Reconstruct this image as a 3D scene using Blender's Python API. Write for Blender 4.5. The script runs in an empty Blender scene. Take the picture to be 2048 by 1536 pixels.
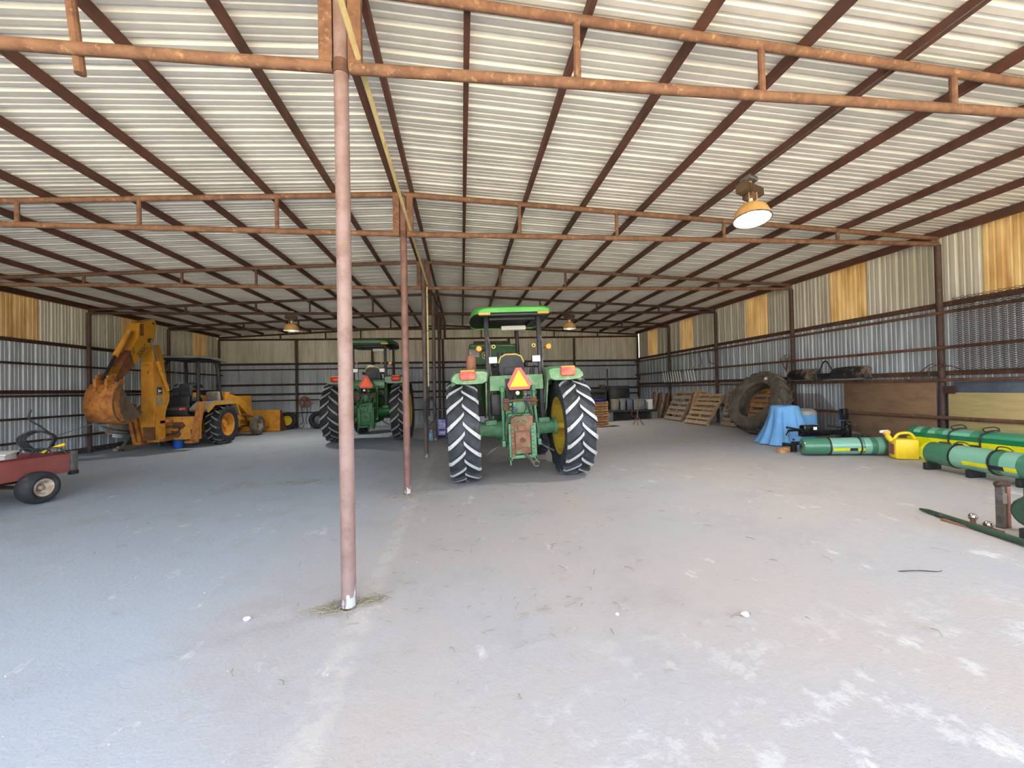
import bpy, bmesh, math, random
from mathutils import Vector, Matrix, Euler
random.seed(7)
PI = math.pi
scn = bpy.context.scene
COL = scn.collection
# ---------------------------------------------------------------- camera
F_PX, YAW, PITCH, ROLL, CAM_H = 810.18, .1237, .0125, -.0198, 1.6
cy, sy, cp, sp = math.cos(YAW), math.sin(YAW), math.cos(PITCH), math.sin(PITCH)
fw = Vector((sy*cp, cy*cp, sp)); rt = Vector((cy, -sy, 0)); up = rt.cross(fw)
cr, sr = math.cos(ROLL), math.sin(ROLL)
rt2 = cr*rt + sr*up; up2 = -sr*rt + cr*up
cd = bpy.data.cameras.new('camera'); cam = bpy.data.objects.new('camera', cd); COL.objects.link(cam)
cd.sensor_width = 36; cd.lens = F_PX*36/2048; cd.clip_start = .05; cd.clip_end = 400
M = Matrix((( rt2.x, up2.x, -fw.x, 0), (rt2.y, up2.y, -fw.y, 0), (rt2.z, up2.z, -fw.z, CAM_H), (0, 0, 0, 1)))
cam.matrix_world = M
scn.camera = cam
# ---------------------------------------------------------------- world, sun, exposure
w = bpy.data.worlds.new('world'); scn.world = w; w.use_nodes = True
nt = w.node_tree; bg = nt.nodes['Background']
sky = nt.nodes.new('ShaderNodeTexSky'); sky.sky_type = 'NISHITA'; sky.sun_disc = False
sky.sun_elevation = math.radians(58); sky.sun_rotation = math.radians(75); sky.air_density = 1.0; sky.dust_density = 3.0; sky.ozone_density = 1.0
hs = nt.nodes.new('ShaderNodeHueSaturation'); hs.inputs['Saturation'].default_value = .45
nt.links.new(sky.outputs[0], hs.inputs['Color']); nt.links.new(hs.outputs[0], bg.inputs[0]); bg.inputs[1].default_value = .36
sd = bpy.data.lights.new('sun', 'SUN'); sd.energy = 7.0; sd.angle = .01; sd.color = (1, .95, .88)
sun = bpy.data.objects.new('sun', sd); COL.objects.link(sun)
sun.rotation_euler = Vector((-.62, -.12, -1.0)).to_track_quat('-Z', 'Y').to_euler()
scn.view_settings.view_transform = 'Standard'; scn.view_settings.look = 'None'
scn.view_settings.gamma = 1; scn.view_settings.use_curve_mapping = False
scn.view_settings.exposure = 2.2
# ---------------------------------------------------------------- helpers
def S(r, g, b):
    f = lambda c: (c/255/12.92) if c/255 <= .04045 else ((c/255+.055)/1.055)**2.4
    return (f(r), f(g), f(b), 1)
MATS = {}
def mat(name, col, rough=.6, metal=0., col2=None, scale=5., lo=.42, hi=.62, bump=0., bscale=40., coord='Object', col3=None, s3=20., emis=None, estr=0, stretch=None, coat=0, lo3=.58, hi3=.68):
    m = bpy.data.materials.new(name); m.use_nodes = True; t = m.node_tree; N = t.nodes; L = t.links
    p = N['Principled BSDF']; p.inputs['Roughness'].default_value = rough; p.inputs['Metallic'].default_value = metal
    p.inputs['Base Color'].default_value = col
    if coat: p.inputs['Coat Weight'].default_value = coat
    vec = None
    if col2 or bump or col3:
        tc = N.new('ShaderNodeTexCoord'); vec = tc.outputs[coord] if coord != 'World' else None
        if coord == 'World':
            ge = N.new('ShaderNodeNewGeometry'); vec = ge.outputs['Position']
        if stretch:
            mp = N.new('ShaderNodeMapping'); mp.inputs['Scale'].default_value = stretch; L.new(vec, mp.inputs[0]); vec = mp.outputs[0]
    last = None
    if col2:
        n = N.new('ShaderNodeTexNoise'); n.inputs['Scale'].default_value = scale; n.inputs['Detail'].default_value = 6; n.inputs['Roughness'].default_value = .65; L.new(vec, n.inputs['Vector'])
        r = N.new('ShaderNodeMapRange'); r.inputs[1].default_value = lo; r.inputs[2].default_value = hi; L.new(n.outputs[0], r.inputs[0])
        mx = N.new('ShaderNodeMix'); mx.data_type = 'RGBA'; mx.inputs[6].default_value = col; mx.inputs[7].default_value = col2; L.new(r.outputs[0], mx.inputs[0])
        last = mx.outputs[2]
    if col3:
        n = N.new('ShaderNodeTexNoise'); n.inputs['Scale'].default_value = s3; n.inputs['Detail'].default_value = 8; n.inputs['Roughness'].default_value = .7; L.new(vec, n.inputs['Vector'])
        r = N.new('ShaderNodeMapRange'); r.inputs[1].default_value = lo3; r.inputs[2].default_value = hi3; L.new(n.outputs[0], r.inputs[0])
        mx = N.new('ShaderNodeMix'); mx.data_type = 'RGBA'; mx.inputs[7].default_value = col3; L.new(r.outputs[0], mx.inputs[0])
        if last: L.new(last, mx.inputs[6])
        else: mx.inputs[6].default_value = col
        last = mx.outputs[2]
    if last: L.new(last, p.inputs['Base Color'])
    if bump:
        n = N.new('ShaderNodeTexNoise'); n.inputs['Scale'].default_value = bscale; n.inputs['Detail'].default_value = 5; L.new(vec, n.inputs['Vector'])
        b = N.new('ShaderNodeBump'); b.inputs['Strength'].default_value = bump; b.inputs['Distance'].default_value = .02; L.new(n.outputs[0], b.inputs['Height']); L.new(b.outputs[0], p.inputs['Normal'])
    if emis:
        p.inputs['Emission Color'].default_value = emis; p.inputs['Emission Strength'].default_value = estr
    MATS[name] = m; return m

class MB:
    def __init__(s): s.v = []; s.f = []
    def add(s, vs, fs):
        o = len(s.v); s.v += [tuple(v) for v in vs]; s.f += [tuple(i+o for i in f) for f in fs]; return s
    def box(s, x0, x1, y0, y1, z0, z1, M=None):
        vs = [Vector((x, y, z)) for z in (z0, z1) for y in (y0, y1) for x in (x0, x1)]
        if M: vs = [M @ v for v in vs]
        return s.add(vs, [(0,2,3,1), (4,5,7,6), (0,1,5,4), (2,6,7,3), (0,4,6,2), (1,3,7,5)])
    def cbox(s, x0, x1, y0, y1, z0, z1, c=.01, M=None):   # chamfered along all edges
        b = bmesh.new(); bmesh.ops.create_cube(b, size=1)
        for v in b.verts: v.co = Vector(((x0+x1)/2+v.co.x*(x1-x0), (y0+y1)/2+v.co.y*(y1-y0), (z0+z1)/2+v.co.z*(z1-z0)))
        bmesh.ops.bevel(b, geom=b.edges[:], offset=c, segments=2, affect='EDGES', profile=.5)
        b.verts.ensure_lookup_table()
        for i, v in enumerate(b.verts): v.index = i
        vs = [(M @ v.co) if M else v.co.copy() for v in b.verts]; fs = [tuple(v.index for v in f.verts) for f in b.faces]
        b.free(); return s.add(vs, fs)
    def tube(s, pts, r, n=10, caps=True, closed=False):
        pts = [Vector(p) for p in pts]; k = len(pts); rs = r if isinstance(r, (list, tuple)) else [r]*k
        base = len(s.v); prev = None
        for i, p in enumerate(pts):
            if closed: d = pts[(i+1) % k]-pts[i-1]
            else: d = (pts[min(i+1, k-1)]-pts[max(i-1, 0)])
            d.normalize()
            if prev is None:
                a = Vector((0, 0, 1)) if abs(d.z) < .9 else Vector((1, 0, 0)); u = d.cross(a).normalized()
            else:
                u = (prev-d*prev.dot(d)).normalized()
            prev = u; v = d.cross(u)
            for j in range(n):
                t = 2*PI*j/n; s.v.append(tuple(p+(u*math.cos(t)+v*math.sin(t))*rs[i]))
        for i in range(k if closed else k-1):
            a = base+i*n; b = base+((i+1) % k)*n
            for j in range(n): s.f.append((a+j, a+(j+1) % n, b+(j+1) % n, b+j))
        if caps and not closed:
            s.f.append(tuple(base+n-1-j for j in range(n))); s.f.append(tuple(base+(k-1)*n+j for j in range(n)))
        return s
    def lathe(s, prof, n=32, M=None, closed=False, arc=2*PI):   # prof (r,z) around Z
        base = len(s.v); k = len(prof)
        for j in range(n):
            t = arc*j/n
            for r, z in prof:
                v = Vector((r*math.cos(t), r*math.sin(t), z)); s.v.append(tuple(M @ v if M else v))
        for j in range(n):
            a = base+j*k; b = base+((j+1) % n)*k
            for i in range(k if closed else k-1):
                i2 = (i+1) % k
                s.f.append((a+i, b+i, b+i2, a+i2))
        return s
    def prism(s, poly, a0, a1, axis='x', M=None):   # poly in the two other axes
        k = len(poly); vs = []
        for a in (a0, a1):
            for p, q in poly:
                v = {'x': (a, p, q), 'y': (p, a, q), 'z': (p, q, a)}[axis]; vs.append(M @ Vector(v) if M else Vector(v))
        fs = [tuple(range(k-1, -1, -1)), tuple(range(k, 2*k))]+[(i, (i+1) % k, k+(i+1) % k, k+i) for i in range(k)]
        return s.add(vs, fs)
    def ball(s, c, r, n=12, sc=(1, 1, 1)):
        prof = [(r*math.sin(PI*i/n), -r*math.cos(PI*i/n)) for i in range(n+1)]
        M = Matrix.Translation(Vector(c)) @ Matrix.Diagonal((sc[0], sc[1], sc[2], 1))
        return s.lathe([(max(a, 1e-4), b) for a, b in prof], 2*n, M)
    def mesh(s, name, m=None, smooth=True, ang=35):
        me = bpy.data.meshes.new(name); me.from_pydata(s.v, [], s.f); me.validate()
        b = bmesh.new(); b.from_mesh(me); bmesh.ops.recalc_face_normals(b, faces=b.faces[:]); b.to_mesh(me); b.free()
        if smooth:
            me.polygons.foreach_set('use_smooth', [True]*len(me.polygons)); me.set_sharp_from_angle(angle=math.radians(ang))
        if m: me.materials.append(MATS[m] if isinstance(m, str) else m)
        return me
    def build(s, name, m, parent=None, loc=None, rot=None, smooth=True, ang=35):
        return obj(name, s.mesh(name, m, smooth, ang), parent, loc, rot)
def obj(name, me, parent=None, loc=None, rot=None):
    o = bpy.data.objects.new(name, me); COL.objects.link(o)
    if parent: o.parent = parent
    if loc is not None: o.location = loc
    if rot is not None: o.rotation_euler = rot
    return o
def tag(o, label, cat, group=None):
    o['label'] = label; o['category'] = cat
    if group: o['group'] = group
    return o
def thing(name, label, cat, loc=(0, 0, 0), rot=(0, 0, 0), group=None):
    o = bpy.data.objects.new(name, None); COL.objects.link(o); o.location = loc; o.rotation_euler = rot; o.empty_display_size = .1
    return tag(o, label, cat, group)
def struct(name, o=None, loc=(0, 0, 0)):
    if o is None:
        o = bpy.data.objects.new(name, None); COL.objects.link(o); o.location = loc; o.empty_display_size = .1
    o['kind'] = 'structure'; return o
def text(body, size, m, parent, M, name='lettering', ext=.002):
    c = bpy.data.curves.new(name, 'FONT'); c.body = body; c.size = size; c.extrude = ext; c.align_x = 'CENTER'; c.align_y = 'CENTER'
    c.resolution_u = 3
    tmp = bpy.data.objects.new('tmp_text', c); COL.objects.link(tmp)
    me = bpy.data.meshes.new_from_object(tmp.evaluated_get(bpy.context.evaluated_depsgraph_get())); bpy.data.objects.remove(tmp); bpy.data.curves.remove(c)
    me.name = name; me.materials.clear(); me.materials.append(MATS[m]); o = bpy.data.objects.new(name, me); COL.objects.link(o); o.parent = parent; o.matrix_local = M; return o
def g(x): return .034*(math.sqrt(x*x+.3)+x)/2
def RX(a): return Matrix.Rotation(a, 4, 'X')
def RY(a): return Matrix.Rotation(a, 4, 'Y')
def RZ(a): return Matrix.Rotation(a, 4, 'Z')
def T(x, y, z): return Matrix.Translation((x, y, z))
def arcpts(c, r, a0, a1, n, plane='xz'):
    out = []
    for i in range(n+1):
        a = a0+(a1-a0)*i/n; u, v = r*math.cos(a), r*math.sin(a)
        out.append({'xz': (c[0]+u, c[1], c[2]+v), 'yz': (c[0], c[1]+u, c[2]+v), 'xy': (c[0]+u, c[1]+v, c[2])}[plane])
    return out
def catmull(pts, n=6, closed=False):
    P = [Vector(p) for p in pts]; out = []; k = len(P)
    for i in range(k if closed else k-1):
        p0 = P[i-1] if (closed or i > 0) else P[0]; p1 = P[i]; p2 = P[(i+1) % k]; p3 = P[(i+2) % k] if (closed or i+2 < k) else P[-1]
        for j in range(n):
            t = j/n; out.append(.5*((2*p1)+(p2-p0)*t+(2*p0-5*p1+4*p2-p3)*t*t+(3*p1-p0-3*p2+p3)*t**3))
    if not closed: out.append(P[-1])
    return out
# ---------------------------------------------------------------- materials
mat('roof_metal', S(220, 218, 210), .45, .12, S(204, 202, 194), 1.2, bump=.02, bscale=8, coord='World')
mat('wall_metal', S(186, 194, 202), .45, .15, S(164, 171, 178), 2.5, coord='World', stretch=(1, 1, .12), col3=S(122, 112, 98), s3=5, lo3=.62, hi3=.8)
mat('wall_upper', S(216, 212, 198), .5, .08, S(192, 187, 168), 2.5, coord='World', stretch=(1, 1, .15), col3=S(120, 106, 80), s3=6, lo3=.6, hi3=.8)  # cream tint puts the top row's warm light, with some dust, into the colour
mat('rust', S(100, 70, 54), .8, 0, S(80, 56, 44), 9, col3=S(138, 102, 74), s3=14, lo3=.55, hi3=.75, bump=.15, bscale=60)
mat('rust_pale', S(124, 90, 66), .8, 0, S(100, 70, 52), 7, col3=S(164, 128, 90), s3=16, lo3=.56, hi3=.72, bump=.15, bscale=60)
mat('rust_dark', S(74, 50, 40), .75, 0, S(56, 38, 32), 8, col3=S(104, 70, 50), s3=12, bump=.1, bscale=50)
mat('purlin_brown', S(94, 58, 44), .7, 0, S(76, 48, 38), 3, col3=S(128, 84, 56), s3=10, coord='World', lo3=.6, hi3=.75)
mat('pipe_brown', S(118, 84, 66), .7, 0, S(92, 64, 52), 4, col3=S(150, 112, 84), s3=12, coord='World')
mat('conduit', S(214, 196, 140), .55, 0, S(196, 176, 120), 4)
mat('black', S(30, 31, 34), .5, 0, S(44, 44, 46), 8)
mat('black_gloss', S(22, 23, 26), .22, 0, coat=.4)
mat('black_rubber', S(38, 40, 44), .75, 0, S(56, 58, 62), 5, col3=S(96, 94, 92), s3=9, bump=.1, bscale=60)
mat('tyre_dark', S(44, 48, 54), .7, 0, S(62, 68, 78), 4, col3=S(92, 96, 102), s3=7, lo3=.58, hi3=.78, bump=.12, bscale=70)
mat('tyre_clean', S(30, 31, 33), .7, 0, S(42, 43, 46), 5, bump=.1, bscale=70)
mat('tyre_dusty', S(108, 98, 86), .85, 0, S(70, 64, 58), 4, col3=S(128, 112, 94), s3=8, bump=.15, bscale=50)
mat('lug_pale', S(188, 192, 192), .7, 0, S(164, 168, 170), 9)
mat('lug_grey', S(150, 148, 142), .75, 0, S(120, 118, 114), 9)
mat('green_dusty', S(98, 150, 106), .55, 0, S(122, 160, 124), 5, col3=S(178, 172, 146), s3=9, lo3=.50, hi3=.70)
mat('green_canopy', S(76, 168, 70), .45, 0, S(92, 178, 84), 4, col3=S(120, 176, 108), s3=25)
mat('green_clean', S(34, 98, 44), .35, 0, S(42, 108, 52), 4, coat=.2)
mat('green_dark', S(38, 82, 44), .5, 0, S(48, 92, 52), 4)
mat('green_works', S(90, 144, 106), .55, 0, S(74, 122, 90), 9, col3=S(120, 96, 66), s3=14, lo3=.56, hi3=.66)
mat('green_works_clean', S(36, 110, 52), .5, 0, S(30, 88, 44), 9, col3=S(70, 62, 40), s3=14, lo3=.6, hi3=.7)
mat('rust_plate', S(136, 100, 78), .8, 0, S(112, 80, 62), 6, col3=S(86, 140, 92), s3=7, lo3=.6, hi3=.64)
mat('rim_yellow', S(214, 184, 58), .5, 0, S(196, 160, 70), 5, col3=S(150, 110, 60), s3=9, lo3=.62, hi3=.75)
mat('rim_yellow_clean', S(206, 180, 40), .4)
mat('hoe_yellow', S(190, 136, 30), .55, 0, S(176, 118, 28), 3, col3=S(126, 74, 34), s3=6, lo3=.58, hi3=.72, bump=.05, bscale=30)
mat('hoe_rusty', S(186, 122, 50), .75, 0, S(150, 88, 44), 4, col3=S(112, 66, 40), s3=9, lo3=.52, hi3=.68, bump=.12, bscale=40)
mat('hoe_brown', S(120, 72, 40), .8, 0, S(92, 58, 38), 5, bump=.1)
mat('hoe_orange', S(206, 146, 46), .55, 0, S(190, 124, 40), 5, col3=S(138, 80, 40), s3=7)
mat('dust_grey', S(146, 136, 120), .85, 0, S(122, 114, 102), 6)
mat('bucket_inner', S(110, 92, 74), .6, .2, S(84, 70, 58), 6)
mat('chrome', S(220, 222, 226), .15, 1)
mat('steel', S(150, 150, 152), .4, .8, S(110, 108, 106), 9)
mat('steel_dull', S(120, 118, 114), .6, .5, S(92, 86, 80), 9)
mat('amber', S(244, 150, 40), .35, 0, emis=S(244, 140, 30), estr=.0)
mat('amber_faded', S(240, 172, 84), .5)
mat('red_lens', S(196, 30, 36), .3)
mat('red_lens_dusty', S(206, 84, 84), .6, 0, S(222, 130, 96), 8)
mat('smv_red_faded', S(226, 96, 88), .5); mat('smv_yellow', S(252, 212, 32), .5, 0, S(250, 224, 40), 6)
mat('smv_orange', S(255, 96, 10), .45); mat('smv_edge', S(206, 60, 30), .45)
mat('white_lens', S(245, 245, 245), .3); mat('white_paint', S(232, 232, 228), .5)
mat('seat_black', S(54, 56, 64), .6, 0, S(70, 72, 80), 6); mat('seat_yellow', S(240, 216, 110), .5)
mat('rust_can', S(150, 106, 84), .8, 0, S(126, 84, 66), 8)
mat('pallet_wood', S(206, 178, 142), .85, 0, S(150, 122, 92), 5, col3=S(116, 92, 72), s3=8, stretch=(1, 6, 6), bump=.1)
mat('pallet_old', S(182, 160, 134), .85, 0, S(120, 104, 88), 5, stretch=(1, 6, 6), bump=.1)
mat('pallet_orange', S(204, 156, 106), .85, 0, S(156, 104, 66), 5, stretch=(1, 6, 6))
mat('ply_brown', S(142, 112, 84), .8, 0, S(124, 98, 76), 2, stretch=(1, 1, 3)); mat('ply_pale', S(196, 176, 122), .75, 0, S(180, 162, 116), 2, stretch=(1, 1, 6))
mat('ply_grey', S(98, 108, 124), .7, 0, S(84, 92, 108), 4)
mat('cloth_blue', S(120, 178, 232), .85, 0, S(108, 166, 224), 3, bump=.05, bscale=200)
mat('plastic_clear_grey', S(170, 168, 160), .4)
mat('can_yellow', S(238, 208, 36), .4, 0, S(226, 192, 30), 4)
mat('wrap_yellow', S(226, 222, 20), .35, 0, S(206, 200, 24), 6); mat('wrap_green', S(28, 118, 76), .3, 0, coat=.5)
mat('print_dark', S(52, 60, 30), .5)
mat('paint_red', S(158, 92, 86), .6, 0, S(146, 78, 74), 2.5, col3=S(128, 76, 62), s3=5, lo3=.62, hi3=.75)
mat('paint_red_dark', S(122, 44, 46), .55)
mat('hub_rusty', S(176, 150, 122), .6, .2, S(220, 214, 204), 7)
mat('blue_box', S(36, 30, 140), .4); mat('blue_label', S(150, 150, 232), .4, 0, S(206, 208, 245), 12, lo=.45, hi=.55)
mat('blue_bucket', S(24, 84, 176), .4); mat('jug_blue', S(130, 170, 200), .25)
mat('fiber_brown', S(134, 92, 66), .85, 0, S(110, 74, 56), 12)
mat('straw', S(158, 150, 126), .9, 0, S(124, 116, 96), 3, coord='World'); mat('stone_white', S(226, 226, 224), .8)
mat('lamp_amber', S(226, 182, 116), .45, 0, S(212, 162, 92), 5, col3=S(244, 200, 120), s3=9)
mat('lamp_inner', S(226, 230, 224), .25, .6); mat('ballast', S(104, 84, 62), .7, 0, S(84, 68, 52), 6)
mat('bulb', S(255, 250, 235), .3, emis=S(255, 244, 220), estr=4)
mat('leaf_dark', S(44, 44, 42), .8, 0, S(64, 60, 54), 5); mat('grey_box', S(132, 134, 132), .7, 0, S(112, 114, 112), 5)
mat('bumper_dust', S(40, 40, 44), .28, 0, S(30, 30, 34), 2.6, col3=S(140, 122, 98), s3=3.5, lo3=.5, hi3=.62, coat=.3)
mat('scrap_tin', S(150, 162, 170), .4, .6, S(120, 126, 130), 4)
mat('green_old', S(58, 84, 66), .6, .2, S(46, 66, 54), 6, col3=S(120, 112, 98), s3=9)
mat('ground_out', S(196, 182, 156), .95, 0, S(172, 160, 134), .4, coord='World')

def mat_skylight():
    m = bpy.data.materials.new('skylight_fibreglass'); m.use_nodes = True; t = m.node_tree; N = t.nodes; L = t.links
    p = N['Principled BSDF']; out = N['Material Output']; p.inputs['Roughness'].default_value = .5
    ge = N.new('ShaderNodeNewGeometry'); mp = N.new('ShaderNodeMapping'); mp.inputs['Scale'].default_value = (4, 4, .7); L.new(ge.outputs['Position'], mp.inputs[0])
    n = N.new('ShaderNodeTexNoise'); n.inputs['Scale'].default_value = 1.5; n.inputs['Detail'].default_value = 6; L.new(mp.outputs[0], n.inputs['Vector'])
    mx = N.new('ShaderNodeMix'); mx.data_type = 'RGBA'; mx.inputs[6].default_value = S(204, 174, 118); mx.inputs[7].default_value = S(170, 132, 78)
    r = N.new('ShaderNodeMapRange'); r.inputs[1].default_value = .38; r.inputs[2].default_value = .68; L.new(n.outputs[0], r.inputs[0]); L.new(r.outputs[0], mx.inputs[0])
    L.new(mx.outputs[2], p.inputs['Base Color'])
    tr = N.new('ShaderNodeBsdfTranslucent'); L.new(mx.outputs[2], tr.inputs[0])
    ms = N.new('ShaderNodeMixShader'); ms.inputs[0].default_value = .03; L.new(p.outputs[0], ms.inputs[1]); L.new(tr.outputs[0], ms.inputs[2]); L.new(ms.outputs[0], out.inputs[0])
    MATS['skylight'] = m
mat_skylight()

def mat_floor():
    m = bpy.data.materials.new('dusty_floor'); m.use_nodes = True; t = m.node_tree; N = t.nodes; L = t.links
    p = N['Principled BSDF']; p.inputs['Roughness'].default_value = .9
    ge = N.new('ShaderNodeNewGeometry'); P = ge.outputs['Position']
    sx = N.new('ShaderNodeSeparateXYZ'); L.new(P, sx.inputs[0])
    def noise(scale, detail=6, rough=.6, stretch=None, rot=None):
        n = N.new('ShaderNodeTexNoise'); n.inputs['Scale'].default_value = scale; n.inputs['Detail'].default_value = detail; n.inputs['Roughness'].default_value = rough
        v = P
        if stretch:
            mp = N.new('ShaderNodeMapping'); mp.inputs['Scale'].default_value = stretch
            if rot: mp.inputs['Rotation'].default_value = (0, 0, rot)
            L.new(P, mp.inputs[0]); v = mp.outputs[0]
        L.new(v, n.inputs['Vector']); return n.outputs[0]
    def rng(s, a, b, c=0, d=1):
        r = N.new('ShaderNodeMapRange'); r.inputs[1].default_value = a; r.inputs[2].default_value = b; r.inputs[3].default_value = c; r.inputs[4].default_value = d; L.new(s, r.inputs[0]); return r.outputs[0]
    def mix(f, a, b):
        x = N.new('ShaderNodeMix'); x.data_type = 'RGBA'; L.new(f, x.inputs[0])
        for i, c in ((6, a), (7, b)):
            if isinstance(c, tuple): x.inputs[i].default_value = c
            else: L.new(c, x.inputs[i])
        return x.outputs[2]
    def math_(op, a, b=None):
        x = N.new('ShaderNodeMath'); x.operation = op
        for i, c in ((0, a), (1, b)):
            if c is None: continue
            if isinstance(c, (int, float)): x.inputs[i].default_value = c
            else: L.new(c, x.inputs[i])
        return x.outputs[0]
    base = mix(rng(noise(.55), .4, .62), S(176, 171, 170), S(170, 172, 178))
    # the paler blue-grey clay on the side of the yellow machine
    left = rng(math_('ADD', sx.outputs[0], math_('MULTIPLY', noise(.8), 3.0)), -.7, .9, 1, 0)
    base = mix(left, base, S(168, 180, 194))
    base = mix(rng(noise(1.1, 8, .7), .52, .72, 0, .55), base, S(160, 150, 146))
    base = mix(rng(noise(3.2, 8, .75, (1, .5, 1), .5), .60, .70, 0, .8), base, S(212, 214, 216))
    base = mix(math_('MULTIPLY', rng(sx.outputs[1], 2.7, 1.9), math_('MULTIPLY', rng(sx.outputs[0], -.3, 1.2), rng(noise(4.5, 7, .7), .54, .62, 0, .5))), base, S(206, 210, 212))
    base = mix(rng(noise(14, 6, .7), .62, .75, 0, .4), base, S(120, 112, 106))
    # pale worn strip running along the line of posts
    wob = math_('ADD', sx.outputs[0], math_('MULTIPLY', noise(2.5), .16))
    strip = math_('MULTIPLY', rng(math_('ABSOLUTE', math_('ADD', wob, .66)), .04, .11, 1, 0), rng(noise(6), .40, .52))
    base = mix(math_('MULTIPLY', strip, .32), base, S(204, 202, 196))
    L.new(base, p.inputs['Base Color'])
    h = math_('ADD', math_('MULTIPLY', noise(5, 8, .7), .6), math_('MULTIPLY', noise(38, 6, .7), .35))
    b = N.new('ShaderNodeBump'); b.inputs['Strength'].default_value = .45; b.inputs['Distance'].default_value = .03; L.new(h, b.inputs['Height']); L.new(b.outputs[0], p.inputs['Normal'])
    MATS['floor'] = m
mat_floor()

def mat_post(name, col, col2, flake, zlo, zhi):
    """pipe paint that flakes off towards the foot (object-space height), with noise-shaped patches"""
    m = mat(name, col, .6, 0, col2, 6, bump=.12, bscale=70); t = m.node_tree; N = t.nodes; L = t.links
    p = N['Principled BSDF']; src = p.inputs['Base Color'].links[0].from_socket
    tc = N.new('ShaderNodeTexCoord'); sx = N.new('ShaderNodeSeparateXYZ'); L.new(tc.outputs['Object'], sx.inputs[0])
    mp = N.new('ShaderNodeMapping'); mp.inputs['Scale'].default_value = (1, 1, .45); L.new(tc.outputs['Object'], mp.inputs[0])
    n = N.new('ShaderNodeTexNoise'); n.inputs['Scale'].default_value = 9; n.inputs['Detail'].default_value = 8; n.inputs['Roughness'].default_value = .7; L.new(mp.outputs[0], n.inputs['Vector'])
    r = N.new('ShaderNodeMapRange'); r.inputs[1].default_value = zlo; r.inputs[2].default_value = zhi; r.inputs[3].default_value = .15; r.inputs[4].default_value = -.14; L.new(sx.outputs[2], r.inputs[0])
    a = N.new('ShaderNodeMath'); L.new(n.outputs[0], a.inputs[0]); L.new(r.outputs[0], a.inputs[1])
    rr = N.new('ShaderNodeMapRange'); rr.inputs[1].default_value = .64; rr.inputs[2].default_value = .68; L.new(a.outputs[0], rr.inputs[0])
    mx = N.new('ShaderNodeMix'); mx.data_type = 'RGBA'; L.new(src, mx.inputs[6]); mx.inputs[7].default_value = flake; L.new(rr.outputs[0], mx.inputs[0]); L.new(mx.outputs[2], p.inputs['Base Color'])
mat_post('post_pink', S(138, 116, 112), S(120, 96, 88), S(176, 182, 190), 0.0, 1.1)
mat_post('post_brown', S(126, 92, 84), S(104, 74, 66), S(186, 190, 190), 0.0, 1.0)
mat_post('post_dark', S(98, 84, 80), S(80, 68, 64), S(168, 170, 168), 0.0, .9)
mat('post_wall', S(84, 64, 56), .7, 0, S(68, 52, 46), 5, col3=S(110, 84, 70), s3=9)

def mat_stripes(name, cols, period, axis=0):
    m = bpy.data.materials.new(name); m.use_nodes = True; t = m.node_tree; N = t.nodes; L = t.links; p = N['Principled BSDF']
    p.inputs['Roughness'].default_value = .28; p.inputs['Coat Weight'].default_value = .4
    tc = N.new('ShaderNodeTexCoord'); sx = N.new('ShaderNodeSeparateXYZ'); L.new(tc.outputs['Object'], sx.inputs[0])
    r = N.new('ShaderNodeMapRange'); r.inputs[1].default_value = 0; r.inputs[2].default_value = period; L.new(sx.outputs[axis], r.inputs[0])
    cr_ = N.new('ShaderNodeValToRGB'); cr_.color_ramp.interpolation = 'CONSTANT'; e = cr_.color_ramp.elements
    while len(e) < len(cols): e.new(.5)
    for i, (pos, c) in enumerate(cols): e[i].position = pos; e[i].color = c
    L.new(r.outputs[0], cr_.inputs[0]); L.new(cr_.outputs[0], p.inputs['Base Color'])
    n = N.new('ShaderNodeTexNoise'); n.inputs['Scale'].default_value = 18; n.inputs['Detail'].default_value = 4; L.new(tc.outputs['Object'], n.inputs['Vector'])
    b = N.new('ShaderNodeBump'); b.inputs['Strength'].default_value = .35; b.inputs['Distance'].default_value = .02; L.new(n.outputs[0], b.inputs['Height']); L.new(b.outputs[0], p.inputs['Normal'])
    MATS[name] = m
GD, GL = S(66, 122, 96), S(124, 176, 156)
mat_stripes('net_roll', [(0, GD), (.33, GL), (.70, GD), (.72, GL), (.80, GD), (.87, GL), (.94, GD)], 1.32)
mat_stripes('net_roll_long', [(0, GD), (.22, GL), (.50, GD), (.58, GL), (.68, GD), (.76, GL), (.84, GD), (.9, GL)], 1.7)
mat_stripes('net_roll_far', [(0, S(40, 128, 92)), (.06, S(124, 190, 164)), (.13, S(40, 128, 92)), (.2, S(124, 190, 164)), (.27, S(70, 150, 118)), (.34, S(124, 190, 164)), (.58, S(70, 150, 118))], 1.5)
# ================================================================ the barn
XP, XR, XL = -.862, 8.826, -10.68            # ridge line, wall posts
TY = [3.167, 6.465, 9.84, 13.12, 16.34, 19.45]   # trusses
ZR, SRT, SLT = 4.83, .0455, .0565            # underside of roof sheet
Y0, Y1 = -1.6, 19.62
WR, WL, WB = 8.99, -10.85, 19.62             # wall sheet planes
def roofz(x): return ZR-(SRT*(x-XP) if x > XP else SLT*(XP-x))
# floor
fb = MB(); nx, ny = 72, 60
xs = [WL-.1+(WR+.2-WL)*i/nx for i in range(nx+1)]; ys = [Y0-.6+(WB+.2-Y0+.6)*j/ny for j in range(ny+1)]
for y in ys:
    for x in xs:
        fb.v.append((x, y, g(x)))
for j in range(ny):
    for i in range(nx):
        a = j*(nx+1)+i; fb.f.append((a, a+1, a+nx+2, a+nx+1))
struct('floor', fb.build('floor', 'floor'))
gb = MB(); gb.box(-70, 70, -70, 70, -.3, -.06); struct('ground', gb.build('ground', 'ground_out', smooth=False))
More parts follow.
